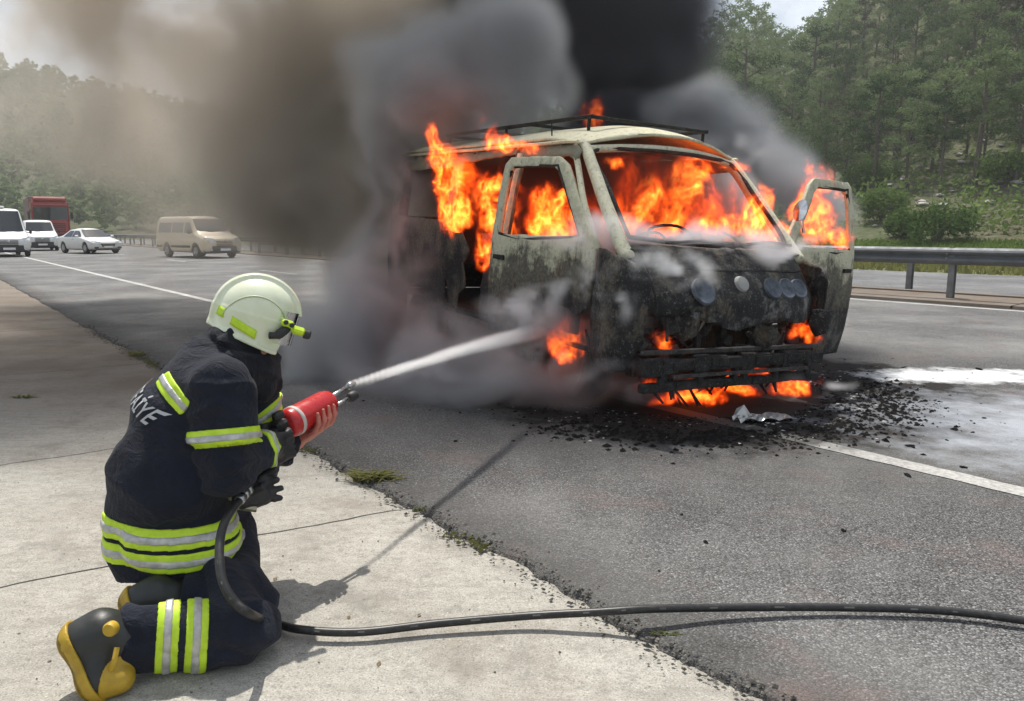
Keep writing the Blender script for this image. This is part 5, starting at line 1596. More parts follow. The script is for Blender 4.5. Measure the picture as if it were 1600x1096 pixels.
b = MB(); b.grid(lambda a, c: H_(.004 + .142 * math.cos((a - .5) * 2.2), .118 * math.sin((a - .5) * 2.2), .03 + .045 - .12 * c), 16, 5); b.build('visor', M_vis, hel, True)
for s in (-1, 1):
    b = MB(); b.tube(smooth_curve([H_(.050, s * .128, -.020), H_(.078, s * .122, -.010), H_(.105, s * .108, .025)], 4), [.012] * 4 + [.017] * 4 + [.014], 8); b.build('visor_hinge', M_blk, hel, True)
b = MB(); Mx = Matrix((Hf, Hl, Hu)).transposed()
b.box(H_(.098, -.118, .036), (.045, .024, .026), Mx, bev=.008); b.box(H_(.140, -.118, .022), (.052, .028, .030), Mx, bev=.010)
tl = b.build('helmet_lamp', M_yel, hel)
b = MB(); b.lathe([(0, .012), (.013, .012), (.016, .006), (.016, -.01), (0, -.01)], 16, Matrix.Translation(H_(.172, -.118, .018)) @ Mx.to_4x4() @ Matrix.Rotation(R(90), 4, 'Y')); b.build('lamp_bezel', M_blk, tl)
b = MB()
for f, u in ((.090, .040), (.112, .036)): b.lathe([(0, .006), (.008, .005), (.009, 0)], 12, Matrix.Translation(H_(f, -.132, u)) @ Mx.to_4x4() @ Matrix.Rotation(R(90), 4, 'X'))
b.build('lamp_screw', M_blk, tl)
b = MB(); b.lathe([(0, .003), (.010, .003), (.011, 0)], 14, Matrix.Translation(H_(.052, -.108, -.080)) @ Mx.to_4x4() @ Matrix.Rotation(R(90), 4, 'X')); b.build('helmet_emblem', simple('brown_emblem', (.30, .16, .08), .5), hel)

# ------------------------------------------------------------------ red spray gun
gun = thing('spray_gun', 'red cylindrical firefighting spray gun held in both hands, throwing a white jet', 'spray gun', per.location.copy())
M_redg = simple('red_enamel', (.46, .020, .022), .3, var=.1, scale=12, bump=.05, bscale=40)
M_steel = simple('worn_steel', (.45, .45, .44), .3, .9, var=.2, scale=30)
GM = Matrix.Translation(gunA) @ Matrix((gside, gup, gd)).transposed().to_4x4()
gl = (gunB - gunA).length
b = MB(); b.lathe([(0, -.012), (.040, -.010), (.054, .004), (.056, .02), (.056, gl - .02), (.050, gl + .004), (.030, gl + .016), (0, gl + .018)], 36, GM); cyl_ = b.build('cylinder', M_redg, gun, True)
b = MB(); b.lathe([(.0565, .030), (.0585, .032), (.0585, .046), (.0565, .048)], 36, GM); b.build('clamp_ring', simple('pale_ring', (.5, .45, .42), .5), cyl_, True)
b = MB(); b.tube([GM @ Vector((-.010, .010, gl)), GM @ Vector((-.014, .016, gl + .16))], .0095, 10); b.tube([GM @ Vector((.02, -.016, gl)), GM @ Vector((.02, -.016, gl + .12))], .007, 10); b.build('barrel', M_steel, gun, True)
b = MB(); b.lathe([(0, 0), (.014, 0), (.021, .012), (.021, .040), (.016, .05), (0, .05)], 18, GM @ Matrix.Translation((.020, -.016, gl + .105))); b.build('nozzle_head', M_blk, gun, True)
b = MB(); b.lathe([(.0, 0), (.013, .0), (.016, .015), (.011, .045), (0, .045)], 18, GM @ Matrix.Translation((-.014, .016, gl + .15))); b.build('nozzle_tip', M_steel, gun, True)
b = MB(); b.box(G_(-.035, 0, -.005), (.06, .05, .075), Matrix((gd, gside, gup)).transposed(), bev=.01); b.bar(gripT, gripB, .034, .04); b.tube(smooth_curve([G_(-.02, 0, -.03), G_(-.005, 0, -.07), G_(-.03, 0, -.11)], 4), .005, 6)
b.box(G_(-.045, .01, .055), (.05, .03, .03), Matrix((gd, gside, gup)).transposed(), bev=.008); b.build('grip', M_blk, gun)
gun_off = per.location.copy()

# ------------------------------------------------------------------ hose
hp = [gripB, gripB + Vector((-.02, .0, -.05)), pl(398, 758, 2.46), pl(378, 778, 2.36), pl(352, 815, 2.20), pl(343, 855, 2.12), pl(347, 905, 2.05), pl(366, 940, 2.02), pl(395, 962, 2.04)]
hw = [v + per.location for v in hp]
hw += [gnd(425, 972, .035), gnd(470, 984, .03), gnd(560, 988, .024), gnd(680, 975, .024), gnd(820, 963, .030), gnd(930, 957, .050), gnd(1010, 952, .060), gnd(1120, 950, .042), gnd(1270, 949, .030), gnd(1420, 952, .028), gnd(1510, 958, .028), gnd(1600, 970, .028), gnd(1720, 990, .028), gnd(1900, 1010, .028), Vector((3.6, 2.3, .03)), Vector((5.5, 2.9, .03)), Vector((8.0, 2.6, .03)), Vector((12, 3.4, .03))]
cv = smooth_curve(hw, 10)
M_hose = Mat('black_rubber_hose'); n = M_hose.noise(60, 3); M_hose.bsdf(M_hose.mix(M_hose.rng(n, .5, .75, 0, .5), (.014, .014, .014), (.06, .058, .052)), .42, 0, M_hose.bump(n, .2, .002), .5); M_hose = M_hose.m
hose = thing('hose', 'black rubber hose running from the firefighter across the concrete and asphalt', 'hose', tuple(hw[10]))
b = MB(); b.tube([v - hose.location for v in cv], .0135, 12); b.build('hose_tube', M_hose, hose, True)
b = MB(); i0 = 24
for k in range(3):
    p = cv[i0 + k * 3] - hose.location; q = cv[i0 + k * 3 + 2] - hose.location
    b.tube([p, q], .0165, 12)
b.build('coupling', M_steel, hose, True)
b = MB()
for k in range(40, len(cv) - 3, 7):      # pale printed marks along it
    d_ = (cv[k + 1] - cv[k]).normalized(); sdv = Vector((0, -1, .55)).normalized()
    p = cv[k] - hose.location + sdv * .0134; w = d_.cross(sdv).normalized() * .0025
    q = cv[k + 1] - hose.location + sdv * .0134
    b.add([p - w, q - w, q + w + sdv * .0004, p + w + sdv * .0004], [(0, 1, 2, 3)])
tag(b.build('printed_mark', simple('faded_print', (.11, .11, .105), .7), hose), kind='stuff')

# spare glove with a brass fitting clipped below the elbow
gl2 = thing('work_glove', 'spare black work glove hanging at the firefighter\'s belly beside the hose fitting', 'glove', per.location.copy())
gc = pl(392, 772, 2.46)
def G2(a, s, u): return gc + Vector((.80, .52, .28)).normalized() * a + Vector((-.5, .85, 0)) * s + Vector((-.25, -.12, .95)).normalized() * u
def glove2(P):
    d = union([cap(P, G2(-.03, 0, 0), G2(.03, 0, .0), .040, .036), cap(P, G2(.0, -.01, -.02), G2(.035, -.01, -.03), .03, .026)], .02)
    for i, (u, ln, bend) in enumerate(((.034, .070, .016), (.012, .062, .002), (-.012, .066, -.006), (-.034, .052, -.016))):
        f = union([cap(P, G2(.03, 0, u * .9), G2(.03 + ln * .6, -.006 * i, u + bend * .4), .0145, .013), cap(P, G2(.03 + ln * .6, -.006 * i, u + bend * .4), G2(.03 + ln, -.02, u + bend * .9), .013, .011)], .005)
        d = smin(d, f, .006)
    d = smin(d, cap(P, G2(-.01, -.03, .02), G2(.035, -.055, .03), .016, .012), .01)
    return d + fold(P, .004, 30, (0, 0, 1), 4)
body_part('glove_body', glove2, A3(gc) - .15, A3(gc) + .16, .0045, M_glove, gl2)
b = MB(); b.box(gc + Vector((-.035, -.03, .01)), (.05, .03, .06), Euler((.3, .5, .2)).to_matrix(), bev=.008); b.tube([gc + Vector((-.03, -.035, -.03)), gc + Vector((.025, -.02, -.045))], .014, 8); b.tube([gc + Vector((-.045, -.03, .04)), gc + Vector((-.06, -.03, .0))], .010, 8)
b.build('brass_fitting', simple('dull_brass', (.36, .33, .24), .4, .7), gl2)
b = MB(); b.tube([gc + Vector((-.04, 0, .02)), gc + Vector((-.06, 0, .10))], .004, 5); b.build('clip_strap', M_blk, gl2)
# ================================================================== SMOKE
def blobs_density(g, blobs, warp=.5, wscale=1.0, nscale=1.2, lo_=.35, hi_=.75, seed=0, oct=5, stretch=(1, 1, 1), base=.0, k=1.3):
    X, Y, Z = g
    wx = (fbm(X * wscale + 50, Y * wscale + 50, Z * wscale + 50, 2, seed) - .5) * 2 * warp
    wy = (fbm(X * wscale + 61, Y * wscale + 55, Z * wscale + 50, 2, seed + 1) - .5) * 2 * warp
    wz = (fbm(X * wscale + 53, Y * wscale + 67, Z * wscale + 50, 2, seed + 2) - .5) * 2 * warp
    D = np.zeros_like(X)
    for c, r, d in blobs:
        q = ((X + wx - c[0]) / r[0]) ** 2 + ((Y + wy - c[1]) / r[1]) ** 2 + ((Z + wz - c[2]) / r[2]) ** 2
        D += d * np.clip(1.12 * np.exp(-q * k) - .12, 0, None)
    n = fbm((X + wx) * nscale * stretch[0] + 50, (Y + wy) * nscale * stretch[1] + 50, (Z + wz) * nscale * stretch[2] + 50, oct, seed + 3, .55)
    bl = billow((X + wx) * nscale * 1.25 + 50, (Y + wy) * nscale * 1.25 + 50, (Z + wz) * nscale * 1.25 + 50, oct, seed + 1, .52)
    n = n + (bl - .42) * .38 + (np.minimum(D, 1.2) - .6) * .10
    n = np.clip((n - lo_) / (hi_ - lo_), 0, 1); n = n * n * (3 - 2 * n)
    return (D * (base + (1 - base) * n)).astype(np.float32)
def edge_fade(D, k=4, bottom=False):
    for ax, n in enumerate(D.shape):
        w = np.clip(np.minimum(np.arange(n), n - 1 - np.arange(n)) / k, 0, 1)
        if ax == 2: w = np.clip((n - 1 - np.arange(n)) / k, 0, 1) if not bottom else w
        sh = [1, 1, 1]; sh[ax] = n; D = D * w.reshape(sh)
    return D.astype(np.float32)
def S(px, py, Y, rx, rz, ry=None, d=1.0):
    """a puff seen at px,py and forward distance Y, radii in metres"""
    return (tuple(at(px, py, Y)), (rx, ry or rx, rz), d)
def smoke(name, label, lo, hi, vox, blobs, color, dens, aniso=0.0, **kw):
    g, hi = axes3(lo, hi, vox)
    D = edge_fade(blobs_density(g, blobs, **kw)); print(name, D.size, float(D.mean()), float(D.max()))
    o = volume_obj(name, lo, hi, D, vol_mat(name, color, dens, aniso))
    return tag(o, label, 'smoke', kind='stuff')

# brown smoke drifting away to the left, above and behind
smoke('brown_smoke', 'brown smoke drifting over the road to the left of the van', (-12.5, 8.2, 0.0), (2.8, 17, 8.2), .1, [
    S(520, 60, 11.0, 1.9, 1.3, 1.8, 1.5), S(390, 130, 12.0, 1.5, .95, 1.6, 1.2), S(230, 50, 13.0, 1.9, 1.2, 2.0, .95), S(50, -30, 13.5, 2.4, 1.0, 2.4, .5), S(650, 150, 10.3, 1.2, 1.4, 1.3, 1.1),
    S(480, 250, 10.8, 1.2, 1.4, 1.3, 1.5), S(500, 370, 10.6, 1.0, 1.3, 1.1, 1.6), S(540, 460, 10.2, .8, .9, .9, 1.6), S(250, 220, 14, 2.4, 1.0, 2, .32), S(60, 150, 14.5, 3.2, 1.4, 2.4, .26),
    S(380, 330, 12.5, 1.3, 1.0, 1.4, .5), S(610, 330, 10.2, .8, 1.5, 1.0, 1.2), S(760, 50, 11, 1.4, 1.4, 1.6, .7), S(620, 40, 10.5, 1.3, .9, 1.2, 1.0), S(610, 250, 9.5, .8, 1.1, .7, 1.5), S(590, 400, 9.4, .6, 1.0, .6, 1.5), S(680, 190, 9.3, .7, .6, .6, 1.3)],
    (.72, .665, .60), 1.75, .25, warp=1.2, wscale=.5, nscale=.95, lo_=.465, hi_=.55, seed=1, oct=5, base=.10)
smoke('high_smoke', 'smoke sheet drifting overhead beyond the top of the picture', (-11, 5.5, 5.2), (3, 15, 10.5), .28, [
    S(150, -190, 11, 4.0, 1.3, 2.4, 1.3), S(350, -330, 9, 3.6, 1.3, 2.0, 1.3), S(600, -330, 8.8, 2.6, 1.2, 1.6, 1.2), S(50, -330, 8.8, 2.6, 1.2, 1.6, 1.0)],
    (.55, .47, .39), 1.0, .2, warp=1.0, wscale=.4, nscale=.6, lo_=.40, hi_=.62, seed=1, oct=3, base=.25)
# the black column over the van
smoke('black_smoke', 'dense black smoke rising from the roof and rear of the van', (-2.2, 7.2, 1.5), (5.6, 13.4, 7.6), .08, [
    S(960, 130, 9.6, 1.05, .9, .9, 1.0), S(940, 20, 9.9, 1.35, 1.0, 1.0, 1.2), S(1030, 40, 10.0, .92, 1.0, .9, 1.1), S(830, 0, 10.0, 1.0, .8, .8, 1.5), S(760, -60, 10.2, .9, .7, .7, 1.3), S(900, -150, 10.6, 2.2, 1.2, 1.3, 1.2),
    S(980, 212, 9.2, 1.0, .55, .8, .8), S(780, 190, 9.2, .85, .45, .7, .6), S(700, 225, 9.6, .65, .5, .6, .5)],
    (.20, .20, .22), 9.0, .1, warp=.45, wscale=.85, nscale=.95, lo_=.38, hi_=.52, seed=4, oct=6, base=.18, k=1.6)
# paler grey puffs: over the roof, beside the van, towards the open door
smoke('grey_smoke', 'bluish grey smoke curling round the van and low over the asphalt', (-3.3, 4.75, 0.0), (4.3, 9.6, 4.3), .05, [
    S(760, 130, 7.6, .75, .50, .55, 1.0), S(835, 110, 7.7, .40, .42, .45, 1.4), S(680, 90, 8.0, .7, .5, .6, .8), S(620, 210, 8.4, .50, .75, .5, 1.0),
    S(585, 330, 7.9, .28, .9, .40, 1.0), S(625, 290, 7.5, .26, .45, .30, .9), S(650, 400, 7.0, .30, .50, .25, .9), S(610, 450, 7.2, .40, .40, .3, .9), S(700, 440, 6.4, .22, .40, .2, .6),
    S(540, 530, 7.2, .8, .30, .7, 1.2), S(690, 560, 6.1, .75, .26, .5, 1.3), S(820, 590, 5.6, .60, .20, .4, 1.2), S(640, 500, 6.7, .55, .40, .4, 1.0), S(860, 480, 5.45, .30, .22, .2, .7), S(960, 612, 5.2, .6, .10, .25, 1.0), S(760, 520, 5.7, .3, .3, .25, .9),
    S(1130, 230, 8.4, .55, .38, .6, 1.3), S(1210, 260, 8.2, .55, .34, .5, 1.4), S(1280, 300, 7.8, .36, .30, .4, 1.2), S(1080, 190, 8.6, .5, .35, .5, 1.2), S(1150, 320, 7.0, .35, .22, .3, .9)],
    (.64, .65, .67), 7.5, .2, warp=.45, wscale=1.2, nscale=1.4, lo_=.46, hi_=.56, seed=2, oct=6, base=.05)
# white steam where the water strikes and along the cowl
smoke('steam', 'white steam curling off the scorched door and the windscreen base', (-1.0, 4.2, .2), (3.0, 6.8, 1.75), .028, [
    S(850, 465, 5.35, .26, .16, .2, 1.2), S(905, 435, 5.25, .22, .16, .15, 1.1), S(800, 495, 5.4, .25, .12, .2, 1.1), S(890, 375, 5.3, .20, .10, .14, .9), S(940, 375, 5.2, .20, .14, .14, 1.2), S(1000, 378, 5.1, .25, .10, .14, 1.4), S(1090, 380, 5.1, .28, .09, .14, 1.3), S(1200, 380, 5.4, .3, .08, .14, 1.1),
    S(1040, 430, 4.8, .35, .10, .10, .6), S(950, 480, 4.9, .25, .18, .12, .6), S(700, 580, 5.6, .5, .14, .3, .6), S(1290, 602, 5.3, .30, .03, .2, .5), S(860, 545, 5.1, .3, .14, .15, .5), S(1000, 590, 4.9, .4, .07, .15, .5)],
    (.90, .92, .95), 13.0, .2, warp=.22, wscale=2.8, nscale=3.8, lo_=.47, hi_=.66, seed=5, oct=5, base=.0)

# ================================================================== FLAMES (each volume lies in the van's own axes)
def flame_mat(name, gain):
    m = Mat(name)
    vi = m.n('VolumeInfo')
    dn = vi.outputs['Density']
    col = m.ramp(dn, (0.0, (1.0, .035, .002)), (.30, (1.0, .085, .005)), (.62, (1.0, .15, .013)), (1.0, (1.0, .33, .05)))
    st = m.math('MULTIPLY', m.math('POWER', dn, 1.6), gain)
    em = m.n('Emission', Color=col, Strength=st)
    ab = m.n('VolumeAbsorption', Color=(.25, .10, .05), Density=m.math('MULTIPLY', dn, 3.0))
    ad = m.n('AddShader'); m.t.links.new(em.outputs[0], ad.inputs[0]); m.t.links.new(ab.outputs[0], ad.inputs[1])
    m.t.links.new(ad.outputs[0], m.out.inputs['Volume']); return m.m
M_flame = flame_mat('flame', 40.0)
def flames(label, lo, hi, vox, blobs, seed, sc=4.2, lean=(0, 0), th=.44, mt=None):
    g, hi = axes3(lo, hi, vox); X, Y, Z = g
    wx = (fbm(X * 3.1 + 50, Y * 3.1 + 50, Z * 2.0 + 50, 3, seed) - .5) * .34
    wy = (fbm(X * 3.1 + 60, Y * 3.1 + 52, Z * 2.0 + 57, 3, seed + 1) - .5) * .34
    wz = (fbm(X * 2.7 + 64, Y * 2.7 + 58, Z * 2.2 + 51, 3, seed + 5) - .5) * .30
    D = np.zeros_like(X)
    for c, r, d in blobs:
        dz = Z + wz - c[2]
        q = ((X + wx - c[0] - lean[0] * dz) / r[0]) ** 2 + ((Y + wy - c[1] - lean[1] * dz) / r[1]) ** 2 + (dz / (r[2] * np.where(dz > 0, 1.25, .8))) ** 2
        D = np.maximum(D, d * np.exp(-q * 1.0))
    a = fbm((X + wx) * sc + 50, (Y + wy) * sc + 50, (Z + wz) * sc * .55 + 50, 5, seed + 2, .62)
    b = fbm((X + wx * 1.3) * sc * 2.6 + 50, (Y + wy * 1.3) * sc * 2.6 + 50, (Z + wz) * sc * 1.35 + 50, 3, seed + 3, .6)
    rg = np.clip(1 - np.abs(2 * b - 1) * 3.6, 0, 1)
    b2 = fbm((X + wx * 1.6) * sc * 5.2 + 50, (Y + wy * 1.6) * sc * 5.2 + 50, (Z + wz * 1.2) * sc * 3.0 + 50, 2, seed + 4, .6)
    rg = np.clip(.62 * rg + .55 * np.clip(1 - np.abs(2 * b2 - 1) * 3.2, 0, 1), 0, 1)
    body = np.clip((a + (D - .50) * .60 - th) * 8, 0, 1)
    d = body * np.clip(D * 1.6, 0, 1) * np.clip(.04 + 1.45 * (rg - .26), .03, 1)
    d[d < .03] = 0
    o = volume_obj('flames', lo, hi, edge_fade(d, 2, True), mt or M_flame)
    o.matrix_world = VM
    return tag(o, label, 'flames', 'flames of the burning van', 'stuff')
B = lambda x, y, z, rx, ry, rz, d=1.0: ((x, y, z), (rx, ry, rz), d)
def BP(px, py, Y, rx, ry, rz, d=1.0): return (tuple(VM.inverted() @ at(px, py, Y)), (rx, ry, rz), d)
flames('orange flames filling the cab behind the missing windscreen', (-.86, .42, 1.0), (1.15, 1.8, 1.98), .015, [
    B(.1, 1.05, 1.32, 1.1, .50, .50, .50), BP(985, 350, 5.75, .16, .20, .15, 1.15), BP(1012, 322, 5.9, .14, .2, .17, 1.1), BP(1040, 356, 5.95, .18, .2, .10, 1.15), BP(1020, 292, 6.1, .08, .2, .14, .85),
    BP(1078, 278, 6.3, .16, .2, .13, 1.15), BP(1066, 312, 6.2, .08, .2, .16, .95), BP(1100, 364, 5.9, .20, .18, .06, 1.1), BP(1178, 332, 6.2, .11, .16, .17, 1.2), BP(1160, 360, 6.0, .18, .16, .08, 1.2),
    BP(1212, 360, 6.1, .13, .14, .11, 1.2), BP(1198, 308, 6.3, .07, .12, .14, 1.05), BP(956, 252, 6.0, .11, .15, .05, 1.0), BP(1140, 262, 6.4, .12, .2, .05, .8), BP(935, 340, 5.9, .12, .2, .2, .9)], 1, lean=(.10, 0))
flames('tall orange flames bursting from the side opening behind the near door', (-1.22, 1.05, .62), (-.55, 3.25, 2.16), .0145, [
    B(-.88, 2.45, 1.45, .13, .75, .45, .58), B(-.80, 1.35, 1.40, .13, .45, .30, .60), B(-.80, 1.40, 1.20, .12, .36, .08, 1.1), B(-.86, 2.35, 1.55, .10, .25, .18, .85), B(-.88, 2.05, 1.25, .09, .14, .25, .9),
    B(-.97, 2.86, 1.55, .14, .16, .42, 1.25), B(-.95, 2.70, 1.25, .14, .26, .20, 1.25), B(-.93, 2.45, 1.30, .14, .2, .18, 1.0), B(-.98, 2.95, 1.95, .12, .14, .14, 1.1), B(-.88, 2.05, 1.50, .12, .22, .09, 1.0), B(-.84, 1.95, 1.15, .1, .12, .22, .9),
    B(-.92, 1.90, 1.84, .10, .22, .08, 1.1), B(-.93, 2.15, 1.90, .10, .12, .10, 1.0), B(-.90, 1.62, 1.82, .09, .2, .05, 1.0), B(-.80, 1.55, 1.45, .12, .2, .14, .9), B(-.80, 1.35, 1.28, .14, .24, .09, 1.0), B(-.80, 1.12, 1.35, .10, .12, .16, 1.0), B(-.94, 2.10, .95, .08, .12, .14, .9)], 3, lean=(-.06, .05))
flames('orange flames licking round the window frame of the open far door', (.75, .45, .95), (2.15, 1.95, 2.0), .0165, [
    BP(1278, 355, 6.75, .16, .14, .20, 1.2), BP(1268, 310, 6.8, .12, .14, .22, 1.1), BP(1285, 290, 6.8, .08, .12, .12, .9), BP(1305, 375, 6.9, .16, .14, .12, 1.15), BP(1325, 345, 7.1, .12, .14, .20, 1.1), BP(1318, 310, 7.1, .08, .12, .14, 1.0), BP(1250, 330, 6.8, .08, .12, .14, .9)], 2)
flames('low flames under and behind the bumper and in the wheel arch', (-1.15, -.25, .0), (1.35, 1.25, .72), .0195, [
    B(-.97, .82, .44, .10, .17, .13, 1.2), B(.05, .45, .11, .30, .2, .07, .95), B(.45, .45, .12, .24, .2, .08, 1.0), B(-.66, .12, .50, .08, .09, .09, 1.0), B(-.76, .10, .22, .07, .08, .06, .9),
    B(.66, .10, .58, .10, .08, .09, 1.1), B(.90, .05, .50, .10, .09, .10, 1.1), B(.78, .08, .56, .10, .06, .05, 1.0), B(.95, .40, .10, .22, .2, .06, 1.0), B(-.3, .3, .10, .2, .2, .05, .8), B(.25, .12, .30, .3, .05, .03, .8)], 5, sc=6.5, th=.42)
flames('dull red flame glowing inside the black smoke above the roof', (-.6, 1.5, 1.95), (.9, 3.0, 2.6), .025, [
    B(.25, 2.3, 2.22, .16, .16, .2, 1.0), B(-.1, 1.9, 2.02, .2, .12, .06, .9)], 4, th=.47, mt=flame_mat('dull_flame', 9.0))

# sooty red-lit smoke packed inside the cabin
g, hi = axes3((-.80, .62, .85), (.80, 4.4, 1.92), .05)
D = blobs_density(g, [((-.1, 1.5, 1.45), (1.2, .85, .75), 1.0), ((0, 3.0, 1.4), (1.2, 1.6, .8), 1.3)], .25, 1.6, 2.1, .30, .60, 6, 4, base=.35)
o = volume_obj('cabin_smoke', (-.80, .62, .85), hi, edge_fade(D, 2, True), vol_mat('cabin_smoke', (.16, .10, .08), 6.0, 0))
o.matrix_world = VM; tag(o, 'dark smoke filling the inside of the burning van', 'smoke', kind='stuff')

# ================================================================== WATER JET
p0 = per.location + (GM @ Vector((-.014, .016, gl + .19))); p1 = at(846, 516, 5.62); jd = p1 - p0; jl_ = jd.length; jn = jd.normalized()
lo = tuple(min(p0[i], p1[i]) - .22 for i in range(3)); hi = tuple(max(p0[i], p1[i]) + .22 for i in range(3))
g, hi = axes3(lo, hi, .016); X, Y, Z = g
sag = lambda h: .05 * h * (1 - h)
h = ((X - p0.x) * jn.x + (Y - p0.y) * jn.y + (Z - p0.z) * jn.z) / jl_
cz = sag(np.clip(h, 0, 1))
rx = X - (p0.x + jd.x * h); ry = Y - (p0.y + jd.y * h); rz = Z - (p0.z + jd.z * h) - cz
rr = np.sqrt(rx ** 2 + ry ** 2 + rz ** 2)
wd = .009 + .038 * np.clip(h, 0, 1.1) ** 1.0
al = h * jl_
n = fbm((X - jn.x * al * .93) * 42 + 50 + al * 1.5, (Y - jn.y * al * .93) * 42 + 50, (Z - jn.z * al * .93) * 42 + 50, 3, 2, .6)
n = np.clip((n - .28) * 1.9, 0, 1)
d = np.exp(-(rr / wd) ** 2 * (1.1 + .7 * n)) * (.16 + 2.1 * n ** 1.6) * (h > -.01) * np.clip((1.03 - h) * 9, 0, 1) * (.012 / wd + .22)
d[d < .02] = 0
jet = volume_obj('water_jet', lo, hi, edge_fade(d, 1, True), vol_mat('water_spray', (.995, .997, 1.0), 120.0, .35))
tag(jet, 'white jet of spray shooting from the gun towards the wheel arch of the van', 'water jet')
jet['kind'] = 'stuff'
# ================================================================== SMALL THINGS ON THE GROUND
M_frag = simple('charred_fragment', (.009, .0085, .008), .9, spec=.12, var=.6, scale=25, bump=.6, bscale=60)
M_alu = simple('melted_aluminium', (.42, .42, .41), .4, .6, var=.3, scale=12, bump=.8, bscale=25)
fr_me = []
for i in range(5):
    bm = bmesh.new(); bmesh.ops.create_icosphere(bm, subdivisions=2, radius=.5)
    for v in bm.verts:
        v.co *= .6 + rnd.random() * .7; v.co.z *= .38; v.co.x *= 1.3
    me = bpy.data.meshes.new('charred_fragment'); bm.to_mesh(me); bm.free(); me.materials.append(M_frag); fr_me.append(me)
def frag(x, y, s_, lab, z=None):
    o = link(bpy.data.objects.new('charred_fragment', fr_me[rnd.randrange(5)])); o.location = (x, y, s_ * .12 if z is None else z)
    o.scale = (s_, s_ * rnd.uniform(.5, 1), s_ * rnd.uniform(.5, 1)); o.rotation_euler = (rnd.uniform(-.3, .3), rnd.uniform(-.3, .3), rnd.uniform(0, 6.28))
    return tag(o, lab, 'debris', 'charred fragments scattered round the van')
for px, py, s_, lab in [(1103, 848, .022, 'small black lump alone on the asphalt nearest the hose'), (1318, 830, .026, 'flat black flake right of the lone lump on the asphalt'), (1418, 744, .045, 'dark flake lying across the white shoulder line'),
        (1505, 731, .035, 'dark flake just above the white line near the right edge'), (1262, 702, .022, 'black crumb just above where the white line begins'), (1352, 680, .05, 'thin dark sliver on the wet patch'), (1530, 578, .06, 'black lump at the edge of the white powder near the right'),
        (1412, 575, .05, 'black lump on the white powder patch'), (1030, 893, .012, 'tiny crumb below the lone lump'), (1065, 805, .016, 'tiny crumb left above the lone lump')]:
    p = gnd(px, py); frag(p.x, p.y, s_, lab)
for i in range(110):
    a = rnd.uniform(-1.9, 1.1); rr = rnd.uniform(1.0, 2.6) if i % 3 else rnd.uniform(2.2, 3.4)
    x = 1.35 + math.cos(a) * rr * .95; y = 6.1 + math.sin(a) * rr * .85
    if y < 4.3: continue
    frag(x, y, rnd.uniform(.012, .045) * (1 if rr < 2.4 else .55), 'black fragment in the burnt ring round the van' if rr < 2.3 else 'small black crumb out on the asphalt beyond the burnt ring')
# fine ash and crumbs, too many to count
def scatter(name, n, fn, smin_, smax_, mt, flat=.4, seed=1):
    r_ = np.random.RandomState(seed); V = []; Fc = []
    base = np.array([(1, 0, 0), (0, 1, 0), (-1, 0, 0), (0, -1, 0), (0, 0, 1), (0, 0, -.2)], float)
    tri = np.array([(0, 1, 4), (1, 2, 4), (2, 3, 4), (3, 0, 4), (1, 0, 5), (2, 1, 5), (3, 2, 5), (0, 3, 5)])
    for i in range(n):
        x, y, z = fn(r_); s_ = smin_ + (smax_ - smin_) * r_.rand() ** 2.5; a = r_.rand() * 6.28
        b_ = base * (.6 + .8 * r_.rand(6, 1)) * s_; b_[:, 2] *= flat
        c_, q_ = math.cos(a), math.sin(a); b_ = np.stack([b_[:, 0] * c_ - b_[:, 1] * q_, b_[:, 0] * q_ + b_[:, 1] * c_, b_[:, 2]], 1)
        V.append(b_ + (x, y, z)); Fc.append(tri + 6 * i)
    return tag(mesh_obj(name, np.concatenate(V), np.concatenate(Fc), mt), kind='stuff')
def near_van(r_):
    a = r_.uniform(0, 6.28); q = abs(r_.randn()) * .30 + .72
    return 1.45 + math.cos(a) * q * 1.45, 6.15 + math.sin(a) * q * 1.35, .002
scatter('ash_crumbs', 4000, near_van, .003, .020, M_frag, .5, 1)
def ring_front(r_):
    a = r_.uniform(-2.6, .1); q = 1.0 + r_.randn() * .10
    u = math.cos(a) * 1.75 * q; v = math.sin(a) * 1.35 * q
    return 1.45 + u * .88 - v * .2, 6.0 + v * .98 + u * .22, .004
scatter('burnt_heaps', 1500, ring_front, .006, .030, M_frag, .55, 2)
scatter('pale_ash', 700, near_van, .003, .018, simple('pale_ash', (.38, .38, .37), .9), .3, 3)
def along_edge(r_):
    s_ = r_.uniform(-1.2, 12); t = float(edge_t(s_)) - .02 + r_.randn() * .045
    p = rp(s_, t); return p.x, p.y, -.008 if t < float(edge_t(s_)) else .0
scatter('edge_grit', 3600, along_edge, .0015, .009, simple('edge_grit', (.16, .145, .12), .9, var=.5, scale=60), .7, 4)
scatter('dark_edge_grit', 3000, along_edge, .002, .012, M_dirt_edge, .7, 5)
def on_conc(r_):
    p = rp(r_.uniform(-2.2, 9), r_.uniform(-3.4, 1.7)); return p.x, p.y, -.012 + .018 * max(0, 1.4 - (p.x * .787 + p.y * .617)) ** 1.15
scatter('gutter_grit', 1500, on_conc, .0012, .006, simple('gutter_grit', (.12, .10, .08), .9, var=.5, scale=60), .6, 6)
def on_asph(r_):
    p = rp(r_.uniform(-2, 9), r_.uniform(1.9, 8)); return p.x, p.y, .001
scatter('loose_chippings', 1500, on_asph, .0015, .006, simple('loose_chippings', (.30, .29, .27), .9, var=.5, scale=60), .7, 7)

